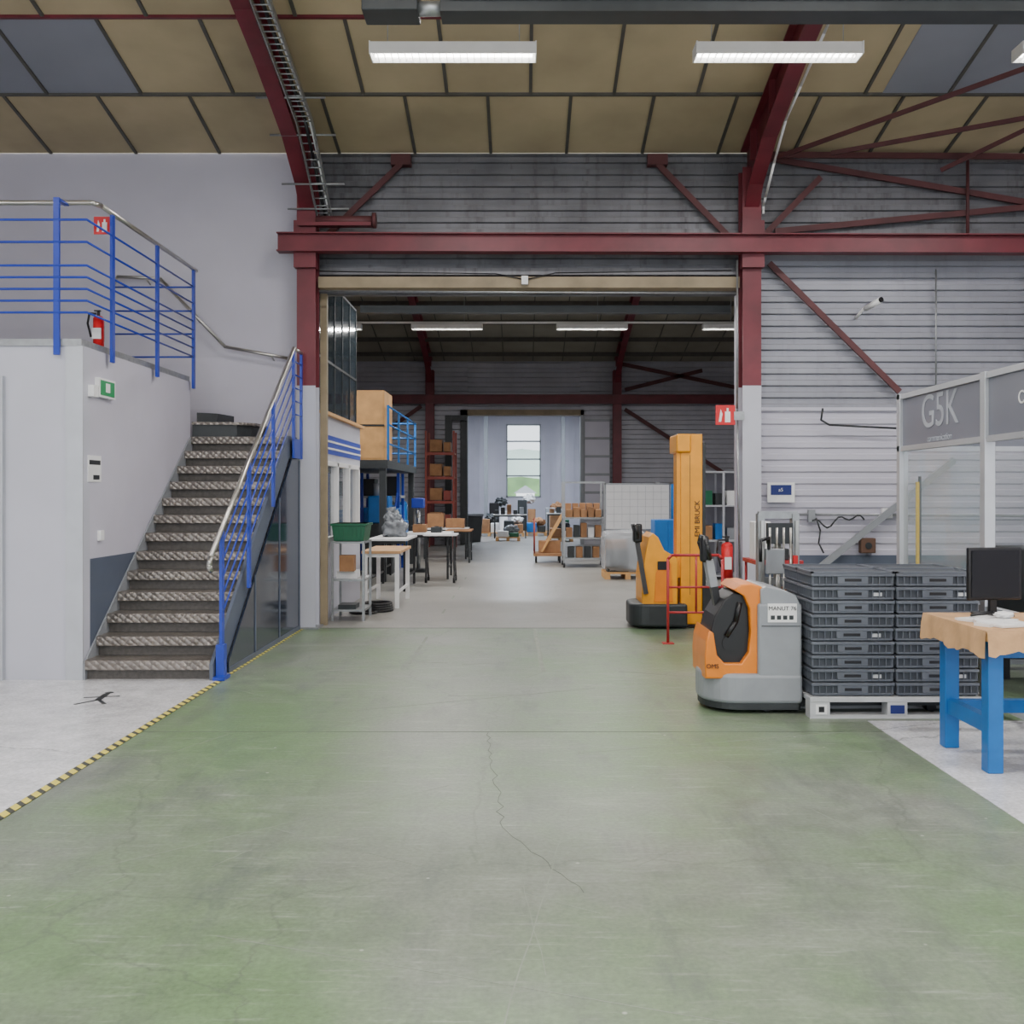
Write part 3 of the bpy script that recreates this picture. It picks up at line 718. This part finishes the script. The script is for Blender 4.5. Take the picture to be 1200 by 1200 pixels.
b.text('EMI BRUCK',0.085,Matrix.Translation((2.08,ya+0.095,1.30))@Matrix.Rotation(math.pi/2,4,'X')@Matrix.Rotation(math.pi/2,4,'Z'),BLACK)
b.box(2.14,2.36,ya+0.08,yb_-0.1,0.05,0.5,DARK)
for y in (ya+0.12,yb_-0.25): b.box(2.1,2.55,y,y+0.12,0.04,0.10,DARK)
b.cyl((1.5,ya+0.3,0.1),(1.5,ya+0.42,0.1),0.1,BLACK); b.cyl((2.3,ya+0.15,0.04),(2.3,ya+0.2,0.04),0.04,BLACK)
b.beam((1.46,ya+0.0,0.42),(1.36,ya+0.1,1.08),0.06,0.05,BLACK,up=(1,0,0))
b.tube([(1.37,ya+0.1,1.05),(1.36,ya-0.05,1.1),(1.33,ya-0.06,1.22),(1.33,ya+0.26,1.22),(1.36,ya+0.25,1.1),(1.37,ya+0.1,1.05)],0.02,BLACK)
b.box(1.32,1.42,ya+0.02,ya+0.18,1.02,1.24,BLACK,0.02)
b.done()

REDP=mat('guard_red',(172,44,48),0.45,0,0.06)
b=B('red_guard_barrier')
Y=10.9
b.tube([(1.56,Y,0.0),(1.56,Y,0.90),(1.60,Y,0.94),(2.10,Y+0.0,0.94),(2.14,Y,0.90),(2.14,Y,0.0)],0.015,REDP)
for z_ in (0.60,0.33): b.tube([(1.56,Y,z_),(2.14,Y,z_)],0.012,REDP)
b.tube([(1.86,Y,0.94),(1.86,Y,0.33)],0.012,REDP)
for x in (1.56,2.14): b.box(x-0.06,x+0.06,Y-0.06,Y+0.06,0,0.01,REDP)
b.done()
b=B('red_trolley')
b.box(2.42,2.92,10.6,11.2,0.86,0.90,REDP)
for x in (2.45,2.89):
    for y in (10.63,11.17): b.cyl((x,y,0.08),(x,y,0.86),0.015,REDP); b.cyl((x-0.015,y,0.05),(x+0.015,y,0.05),0.05,BLACK)
b.box(2.42,2.92,10.6,11.2,0.3,0.33,REDP); b.box(2.5,2.8,10.7,11.0,0.90,1.02,DARK,0.01); b.box(2.55,2.85,10.7,11.0,0.33,0.6,CARD)
b.box(2.45,2.62,10.75,11.0,0.9,1.3,SHEET,0.01); b.done()

# ---------------------------------------------------------------- work bench right
b=B('workbench')
x0,x1,y0_,y1_=2.6,3.38,5.72,6.62
b.box(x0,x1,y0_,y1_,0.77,0.82,WOOD)
def skirt(p0,p1,n=26,drop=0.16):
    prev=None; i=b.mi(PAPER)
    nx=-(p1[1]-p0[1]); ny=(p1[0]-p0[0]); l=math.hypot(nx,ny); nx/=l; ny/=l
    for k in range(n+1):
        t_=k/n; px=p0[0]+(p1[0]-p0[0])*t_; py=p0[1]+(p1[1]-p0[1])*t_
        wv=0.012*math.sin(k*1.7)+0.006*math.sin(k*3.1); dz=drop+0.014*math.sin(k*0.7+1)+0.006*math.sin(k*2.3)
        a=b.bm.verts.new((px,py,0.828)); m1=b.bm.verts.new((px-abs(nx)*(0.012+wv*0.5),py-abs(ny)*(0.012+wv*0.5),0.77)); c_=b.bm.verts.new((px-abs(nx)*(0.02+wv),py-abs(ny)*(0.02+wv),0.828-dz))
        if prev:
            for q in ((prev[0],a,m1,prev[1]),(prev[1],m1,c_,prev[2])):
                ff=b.bm.faces.new(q); ff.material_index=i; ff.smooth=True
        prev=(a,m1,c_)
skirt((x0,y0_-0.004),(x1,y0_-0.004),24,0.125)
skirt((x0-0.004,y1_),(x0-0.004,y0_),18,0.145)
b.box(x0-0.004,x1,y0_-0.004,y1_,0.82,0.829,PAPER)
for x in (2.70,3.30):
    for y in (5.87,6.46): b.box(x-0.045,x+0.045,y-0.045,y+0.045,0.003,0.77,BLUEB,0.006)
    b.box(x-0.03,x+0.03,5.9,6.43,0.22,0.31,BLUEB); b.box(x-0.03,x+0.03,5.9,6.43,0.66,0.76,BLUEB)
b.box(2.74,3.26,6.43,6.49,0.22,0.30,BLUEB); b.box(2.74,3.26,5.84,5.90,0.66,0.76,BLUEB)
b.tube([(3.1,6.3,0.85),(3.1,5.75,0.84),(3.02,5.66,0.7),(3.1,5.64,0.55),(3.0,5.64,0.42),(3.08,5.64,0.3),(3.2,5.64,0.4)],0.006,BLACK,8)
b.done()
b=B('papers_and_tools')
for k in range(11):
    x=random.uniform(2.68,2.98); y=random.uniform(5.95,6.25)
    b.box(x-0.07,x+0.07,y-0.05,y+0.05,0.83,0.834+k*0.002,SHEET,rz=random.uniform(-0.6,0.6))
b.lump((2.90,6.15,0.87),0.05,0.04,0.02,SHEET,0.4,5); b.tube([(2.72,6.2,0.86),(2.85,6.2,0.88),(2.95,6.18,0.85)],0.008,BLACK)
b.box(2.72,2.9,5.85,5.93,0.83,0.85,SHEET,0.005,rz=0.3); b.sph((3.05,5.85,0.85),0.02,BLACK)
b.done()
b=B('computer_monitor')
b.box(2.79,3.15,6.42,6.455,0.93,1.26,BLACK,0.008,rz=0.15); b.box(2.81,3.13,6.414,6.43,0.95,1.24,SCREEN,rz=0.15)
b.box(2.95,2.99,6.44,6.48,0.84,1.05,BLACK); b.box(2.87,3.07,6.37,6.55,0.83,0.845,BLACK,0.005); b.done()

# ---------------------------------------------------------------- glass booth
b=B('glazed_machine_booth')
X0=3.42
for y in (9.3,7.6,5.4): b.box(X0,X0+0.08,y-0.04,y+0.04,0,2.5,ALU,0.004)
for z_ in (2.45,1.98,0.72,0.05): b.box(X0+0.01,X0+0.07,5.4,9.3,z_,z_+0.045,ALU)
b.box(X0+0.03,X0+0.045,7.64,9.26,2.02,2.46,FROST); b.box(X0+0.03,X0+0.045,5.44,7.56,2.02,2.46,FROST)
b.box(X0+0.035,X0+0.04,7.64,9.26,0.76,1.98,GLASS)
b.box(X0+0.035,X0+0.04,7.64,9.26,0.09,0.72,GLASSD)
LETT=mat('pale_lettering',(168,172,181),0.5)
b.textl('G5K',0.40,X0+0.027,8.45,2.28,LETT); b.textl('communication',0.08,X0+0.027,8.45,2.06,LETT)
b.textl('CERMEX',0.13,X0+0.027,6.86,2.26,WHITE)
for x in (5.2,7.2): b.box(x,x+0.08,9.26,9.34,0,2.5,ALU)
for z_ in (2.45,1.98,0.72,0.05): b.box(X0,7.2,9.27,9.33,z_,z_+0.045,ALU)
b.box(X0+0.08,7.2,9.295,9.30,0.76,1.98,GLASS); b.box(X0+0.08,7.2,9.295,9.30,2.02,2.46,FROST)
b.box(X0+0.08,7.2,9.29,9.305,0.09,0.72,GLASSD)
for x,y in ((3.515,9.1),(3.54,7.78)): b.box(x,x+0.022,y,y+0.03,0.85,1.70,YELB); b.box(x+0.022,x+0.04,y,y+0.03,0.80,1.75,DARK)
b.done()
b=B('packing_machine')
b.box(4.1,5.6,7.6,8.9,0.25,1.15,DARK,0.02)
for x in (4.1,5.5):
    for y in (7.6,8.8): b.box(x,x+0.1,y,y+0.1,0,0.25,BLACK)
for x in (4.3,4.9,5.4): b.box(x,x+0.06,8.3,8.36,1.15,1.9,ALU)
b.box(4.3,5.46,8.3,8.36,1.84,1.9,ALU); b.box(4.6,4.9,8.1,8.3,1.3,1.7,GREYT,0.01); b.box(4.2,5.5,7.7,8.2,1.15,1.25,GREYT)
b.done()

# ---------------------------------------------------------------- left side of passage
w=B('wall_office_partition')
Xp=-2.46
w.box(Xp-0.1,Xp,12.5,15.6,0,1.0,BOXW); w.box(Xp-0.1,Xp,12.5,15.6,2.0,2.58,BOXW)
w.box(Xp-0.1,Xp+0.0,12.5,12.75,1.0,2.0,BOXW); w.box(Xp-0.1,Xp,15.4,15.6,1.0,2.0,BOXW)
w.box(Xp-0.14,Xp+0.06,12.5,15.7,2.58,2.62,WOOD)
w.box(Xp,Xp+0.008,12.7,15.6,2.10,2.34,BLUE)
for z_ in (2.16,2.25): w.box(Xp+0.008,Xp+0.014,12.7,15.6,z_,z_+0.025,WHITE)
for y in (12.75,13.6,14.5,15.36): w.box(Xp-0.06,Xp+0.03,y-0.04,y+0.04,1.0,2.0,WHITE)
for z_ in (0.98,1.95): w.box(Xp-0.06,Xp+0.03,12.75,15.4,z_,z_+0.06,WHITE)
w.box(Xp-0.03,Xp-0.02,12.75,15.4,1.0,1.95,GLASS)
w.box(Xp-0.08,Xp-0.06,12.6,15.6,2.62,4.4,GLASSD)
for y in (12.65,13.2,13.8,14.4,15.0,15.58): w.box(Xp-0.09,Xp-0.05,y-0.015,y+0.015,2.62,4.4,DARK)
for z_ in (2.63,3.3,4.36): w.box(Xp-0.09,Xp-0.05,12.6,15.6,z_,z_+0.03,DARK)
w.box(-2.44,-2.36,12.42,12.5,0,4.02,TANB)
w.done()
b=B('metal_shelf_cart')
x0,x1,y0,y1=-2.38,-1.96,12.8,13.4
for x in (x0,x1-0.03):
    for y in (y0,y1-0.03): b.box(x,x+0.03,y,y+0.03,0.0,1.0,GALV)
for z_ in (0.12,0.5,0.97): b.box(x0,x1,y0,y1,z_,z_+0.025,GALV)
b.box(x0+0.08,x0+0.3,y0+0.05,y0+0.35,0.145,0.2,DARK); b.box(x0+0.05,x0+0.3,y0+0.1,y0+0.4,0.525,0.62,SHEET); b.box(x0+0.1,x0+0.28,y0+0.02,y0+0.2,0.62,0.82,CARD)
b.done()
b=B('green_storage_crate')
x0,x1,y0,y1,z0,z1=-2.38,-1.95,12.82,13.35,1.002,1.22
b.prism([(x0+0.03,z0),(x1-0.03,z0),(x1,z1),(x0,z1)],'y',y0,y1,GREENB,0.006)
b.box(x0-0.012,x1+0.012,y0-0.012,y1+0.012,z1-0.03,z1,GREENB,0.004)
for k in range(7): b.box(x0+0.04+k*0.055,x0+0.046+k*0.055,y0-0.006,y0+0.01,z0+0.02,z1-0.03,GREENB)
b.done()
def table(nm,x0,x1,y0,y1,h,top,leg,th=0.035,lr=0.02):
    b=B(nm); b.box(x0,x1,y0,y1,h-th,h,top,0.004)
    for x in (x0+0.05,x1-0.05):
        for y in (y0+0.05,y1-0.05): b.box(x-lr,x+lr,y-lr,y+lr,0,h-th,leg)
        b.box(x-lr*0.6,x+lr*0.6,y0+0.05,y1-0.05,0.2,0.23,leg)
    b.box(x0+0.05,x1-0.05,y0+0.04,y0+0.06,h-th-0.05,h-th,leg)
    return b
table('white_work_table',-2.22,-1.68,14.2,15.6,0.8,PAPER,WHITE,0.04,0.028).done()
table('trestle_table',-2.6,-1.32,19.0,20.0,0.86,WHITE,BLACK).done()
b=table('trestle_table',-2.5,-1.85,16.6,18.2,0.86,WHITE,BLACK); b.done()
table('wooden_side_table',-1.75,-1.15,23.5,24.6,0.75,CARD,DARK).done()
b=B('cable_coil')
for k in range(4): b.torus((-1.95,13.9,0.02+k*0.03),0.2-0.006*k,0.018,BLACK)
b.torus((-2.1,13.62,0.02),0.17,0.018,BLACK); b.done()
b=B('rolling_table')
b.box(-1.75,-1.15,18.2,18.8,0.84,0.87,WHITE)
for x in (-1.7,-1.2):
    b.beam((x,18.25,0.06),(x,18.75,0.84),0.03,0.03,BLACK); b.beam((x,18.75,0.06),(x,18.25,0.84),0.03,0.03,BLACK)
    b.beam((x,18.25,0.1),(x,18.25,0.84),0.03,0.03,BLACK)
    for y in (18.25,18.75): b.cyl((x-0.02,y,0.05),(x+0.02,y,0.05),0.05,BLACK)
b.done()
# plastic sack of parts: bulging base, gathered neck
b=B('plastic_bag')
b.lump((-2.15,17.4,0.99),0.19,0.18,0.17,BAG,0.35,6,0.863,0.75); b.lump((-2.18,17.4,1.16),0.13,0.12,0.13,BAG,0.5,7,None,0.9)
b.cyl((-2.2,17.4,1.24),(-2.22,17.4,1.36),0.05,BAG,0.09,14); b.done()
b=B('blue_machine')
b.box(-3.1,-2.55,20.25,20.85,0.0,1.0,DARK,0.01); b.box(-3.05,-2.62,20.3,20.8,1.0,1.55,BLUEB,0.03); b.box(-2.62,-2.4,20.25,20.5,1.05,1.3,BLUEB,0.02); b.cyl((-2.9,20.5,1.55),(-2.9,20.5,1.8),0.06,GREYT); b.beam((-2.5,20.3,1.3),(-2.45,20.2,1.6),0.03,0.03,BLUE); b.done()
b=B('drill_press')
b.cyl((-2.1,20.9,0),(-2.1,20.9,1.5),0.04,GALV); b.box(-2.3,-1.9,20.7,21.1,0,0.06,DARK); b.box(-2.22,-1.98,20.65,21.05,1.3,1.5,BLUE,0.02); b.box(-2.25,-1.95,20.7,21.0,0.9,0.94,DARK); b.cyl((-2.1,20.7,1.1),(-2.1,20.7,1.31),0.025,STEEL); b.done()
b=B('tool_boxes')
for x,y,w_,h_,m_ in ((-2.45,19.2,0.3,0.22,BLUEB),(-2.05,19.3,0.25,0.15,CARD),(-1.7,19.2,0.2,0.1,DARK)): b.box(x,x+w_,y,y+0.3,0.862,0.862+h_,m_,0.01); b.box(x+w_*0.3,x+w_*0.7,y+0.13,y+0.16,0.862+h_,0.88+h_,BLACK)
b.done()
b=B('blue_storage_rack')
for x in (-4.0,-3.3,-2.55):
    for y in (21.2,22): b.box(x-0.03,x+0.03,y-0.03,y+0.03,0,2.02,BLUE)
for z_ in (0.3,0.9,1.5): b.box(-4,-2.5,21.2,22,z_,z_+0.05,GREYT)
for z_,c_ in ((0.35,DARK),(0.95,BLUEB),(1.55,BLACK)):
    for k in range(3): b.box(-3.9+k*0.5,-3.55+k*0.5,21.25,21.8,z_,z_+0.3+0.05*k,c_,0.01)
b.done()
b=B('storage_mezzanine')
b.box(-9.9,-2.4,18.4,23.4,2.05,2.2,DARK)
for x in (-5,-2.5):
    for y in (18.5,23.2): b.box(x-0.06,x+0.06,y-0.06,y+0.06,0,2.05,DARK)
b.done()
b=B('mezzanine_guardrail')
for y in (18.6,20.2,21.8,23.3): b.box(-2.44,-2.40,y-0.02,y+0.02,2.2,3.2,BLUEB)
for z_ in (2.5,2.85,3.18): b.cyl((-2.42,18.6,z_),(-2.42,23.3,z_),0.018,BLUEB)
for z_ in (2.5,2.85,3.18): b.cyl((-3.4,23.3,z_),(-2.42,23.3,z_),0.018,BLUEB)
b.done()
b=B('plywood_cupboard')
b.box(-3.2,-2.5,18.7,19.8,2.2,3.48,WOOD,0.005); b.box(-3.18,-2.52,18.69,18.7,2.24,2.82,WOOD); b.box(-3.18,-2.52,18.68,18.7,2.86,3.44,WOOD); b.box(-3.2,-2.5,18.675,18.702,2.825,2.855,DARK); b.done()
b=B('pallet_rack')
for x in (-2.75,-1.95):
    for y in (29.5,30.5): b.box(x-0.03,x+0.03,y-0.03,y+0.03,0,3.4,ORS)
for z_ in (0.6,1.3,2.0,2.7): b.box(-2.75,-1.95,29.46,29.54,z_,z_+0.08,ORS); b.box(-2.75,-1.95,29.5,30.5,z_+0.04,z_+0.08,CARD)
for z_ in (0.7,1.4,2.1,2.8): b.box(-2.65,-2.3,29.6,30.2,z_,z_+0.35,CARD,0.01); b.box(-2.25,-2.05,29.6,30.2,z_,z_+0.28,ORS if z_<2 else CARD,0.01)
b.done()
b=B('waste_bin'); b.prism([(-1.75,0),(-1.35,0),(-1.28,0.85),(-1.82,0.85)],'y',33.6,34.1,DARK,0.02); b.box(-1.86,-1.24,33.5,34.2,0.85,0.93,GREYT,0.02); b.done()
b=B('cardboard_box'); b.box(-2.3,-1.9,25,25.5,0.752,1.1,CARD,0.01); b.box(-1.85,-1.4,25,25.5,0.752,0.98,CARD,0.01); b.done()
table('packing_table',-2.4,-1.3,24.8,25.7,0.75,WHITE,DARK).done()
b=B('dark_partition_frame'); b.box(-2.35,-2.15,31.5,31.7,0,4.0,DARK); b.box(-2.35,-1.7,31.55,31.65,3.85,4.0,DARK); b.done()
b=B('gas_cylinder_rack')
for k in range(4): b.cyl((-3.6+k*0.3,26,0),(-3.6+k*0.3,26,1.3),0.11,(GREYT,DARK,BLUEB,DARK)[k]); b.sph((-3.6+k*0.3,26,1.3),0.11,(GREYT,DARK,BLUEB,DARK)[k])
b.box(-3.8,-2.5,26.1,26.14,0.7,0.76,GALV); b.done()

# ---------------------------------------------------------------- right side of passage
b=B('platform_trolley')
b.box(0.28,0.95,23.4,24.3,0.16,0.22,CARD)
for x in (0.34,0.88):
    for y in (23.5,24.2): b.cyl((x-0.02,y,0.08),(x+0.02,y,0.08),0.08,BLACK)
b.tube([(0.3,23.42,0.2),(0.3,23.42,1.0),(0.3,24.28,1.0),(0.3,24.28,0.2)],0.018,ORS)
b.beam((0.45,23.6,0.25),(0.98,23.7,1.15),0.25,0.03,WOOD); b.box(0.4,0.9,23.6,24.1,0.22,0.5,CARD,0.01)
b.done()
b=B('goods_rack')
for x in (0.92,1.78):
    for y in (22.0,22.9): b.box(x-0.02,x+0.02,y-0.02,y+0.02,0.1,1.85,GALV); b.cyl((x-0.02,y,0.05),(x+0.02,y,0.05),0.05,BLACK)
for z_ in (0.18,0.62,1.05): b.box(0.92,1.78,22.0,22.9,z_,z_+0.03,GALV)
b.box(0.9,1.8,21.98,22.01,1.82,1.85,GALV); b.box(0.9,1.8,22.89,22.92,1.82,1.85,GALV)
for k in range(5):
    b.box(0.97+k*0.155,1.10+k*0.155,22.05,22.4,1.08,1.25+0.05*(k%2),CARD,0.008); b.box(0.97+k*0.155,1.10+k*0.155,22.5,22.8,1.08,1.38,CARD,0.008); b.box(0.97+k*0.155,1.10+k*0.155,22.05,22.3,0.65,0.86+0.05*(k%3),(CARD,DARK,CARD,SHEET,CARD)[k],0.008)
    if k<4: b.box(1.0+k*0.18,1.14+k*0.18,22.05,22.3,0.21,0.45,CARD if k%2 else DARK,0.008)
b.done()
b=B('whiteboard')
b.box(1.78,3.1,21.5,21.53,0.85,1.78,WHITE); b.box(1.74,3.14,21.49,21.54,1.78,1.81,GALV); b.box(1.74,3.14,21.49,21.54,0.82,0.85,GALV)
for x in (1.74,3.11): b.box(x,x+0.03,21.49,21.54,0.05,1.81,GALV); b.box(x-0.02,x+0.05,21.25,21.8,0.0,0.05,GALV)
for k in range(1,8): b.box(1.78+k*0.165,1.784+k*0.165,21.497,21.5,0.88,1.75,GREYT)
for k in range(1,6): b.box(1.8,3.08,21.497,21.5,0.85+k*0.155,0.854+k*0.155,GREYT)
b.done()
b=B('blue_partition_screen'); b.box(2.98,3.62,22.4,22.5,0.1,1.80,BLUEB)
for x in (2.98,3.62): b.box(x-0.03,x+0.03,22.35,22.55,0,1.84,GALV)
b.done()
b=B('glazed_cabinet')
for x in (3.1,3.75,4.4):
    for y in (19.0,19.8): b.box(x-0.02,x+0.02,y-0.02,y+0.02,0,2.0,ALU)
for z_ in (0.05,0.7,1.35,1.98): b.box(3.1,4.4,19.0,19.8,z_,z_+0.03,ALU)
b.box(3.12,4.38,19.79,19.8,0.08,1.98,CORR)
for k in range(5): b.box(3.2+k*0.22,3.36+k*0.22,19.2,19.5,0.73,0.95+0.04*(k%3),(DARK,CARD,BLUEB,GREYT,CARD)[k]); b.box(3.2+k*0.22,3.36+k*0.22,19.2,19.5,1.38,1.6+0.05*(k%2),(CARD,GREENB,DARK,SHEET,DARK)[k])
b.done()
def wpallet(x,y,h1,h2,h3):
    b=B('wrapped_pallet')
    for k in range(5): b.box(x,x+0.85,y+k*0.19,y+0.12+k*0.19,0.1,0.13,WOOD)
    for xx in (x,x+0.38,x+0.75): b.box(xx,xx+0.1,y,y+0.88,0,0.1,WOOD)
    b.box(x+0.05,x+0.45,y+0.08,y+0.45,0.13,h1,DARK,0.01); b.box(x+0.45,x+0.79,y+0.08,y+0.5,0.13,h2,GREYT,0.01); b.box(x+0.07,x+0.75,y+0.5,y+0.82,0.13,h3,CARD,0.01)
    b.lump((x+0.42,y+0.45,0.13+h2*0.48),0.45,0.45,h2*0.5,WRAP,0.10,5,0.132,0.4); b.done()
wpallet(1.55,19.0,0.55,0.78,0.7); wpallet(2.0,24.6,0.7,0.95,0.8)
b=B('blue_storage_cabinet'); b.box(2.5,3.0,19.2,19.8,0.0,1.1,BLUEB,0.01); b.box(2.52,2.74,19.19,19.2,0.05,1.05,BLUEB); b.box(2.76,2.98,19.19,19.2,0.05,1.05,BLUEB); b.done()
cl=[(-1.2,38.5),(-0.3,38.2),(0.55,38.8),(1.4,38.0),(-0.9,40.3),(0.2,40.6),(1.3,40.4),(-0.45,34.6),(1.3,34.3)]
for i,(x,y) in enumerate(cl):
    b=B('loaded_pallet')
    for k in range(5): b.box(x-0.4,x+0.4,y-0.5+k*0.2,y-0.38+k*0.2,0.11,0.135,WOOD)
    for xx in (-0.36,0,0.36): b.box(x+xx-0.05,x+xx+0.05,y-0.5,y+0.42,0,0.11,WOOD)
    hh=(0.5,0.45,0.35,0.7,1.1,1.2,0.9,0.2,0.3)[i]; m_=(CARD,DARK,BLUEB,CARD,BLACK,DARK,GREYT,SHEET,CARD)[i]
    b.box(x-0.35,x+0.02,y-0.45,y+0.35,0.135,0.135+hh,m_,0.02); b.box(x+0.05,x+0.36,y-0.4,y+0.3,0.135,0.135+hh*0.7,(SHEET,CARD,DARK,GREENB)[i%4],0.02)
    b.lump((x+0.1,y,0.16+hh),0.22,0.2,0.16,(DARK,SHEET,CARD,BAG)[i%4],0.5,6,0.135)
    b.done()
b=table('packing_table',0.9,2.3,36.0,36.8,0.9,WHITE,DARK)
for k in range(5): b.box(1.0+k*0.24,1.16+k*0.24,36.2,36.5,0.9,1.05+0.06*(k%3),(CARD,DARK,SHEET,BLUEB,CARD)[k])
b.done()
b=table('packing_table',-1.0,0.2,36.2,36.9,0.85,WHITE,DARK)
for k in range(5): b.box(-0.95+k*0.22,-0.8+k*0.22,36.3,36.6,0.85,1.0+0.1*(k%3),(DARK,BLACK,CARD,DARK,GREYT)[k],0.01)
b.done()

# ---------------------------------------------------------------- world, sun, camera
wd=bpy.data.worlds.new('sky'); scene.world=wd; wd.use_nodes=True
bg=wd.node_tree.nodes['Background']; bg.inputs[0].default_value=(0.86,0.93,1.0,1); bg.inputs[1].default_value=2.4
sl=bpy.data.lights.new('sun','SUN'); sl.energy=8.0; sl.angle=0.05
so=bpy.data.objects.new('sun',sl); scene.collection.objects.link(so); so.rotation_euler=(math.radians(25),0,0); so.location=(0,-10,20)

cam=bpy.data.cameras.new('camera'); co=bpy.data.objects.new('camera',cam); scene.collection.objects.link(co)
co.location=(0,0,1.6); co.rotation_euler=(math.pi/2,0,0)
cam.sensor_width=36; cam.lens=36; cam.shift_x=-11/1200; cam.shift_y=-22/1200; cam.clip_end=300
scene.camera=co
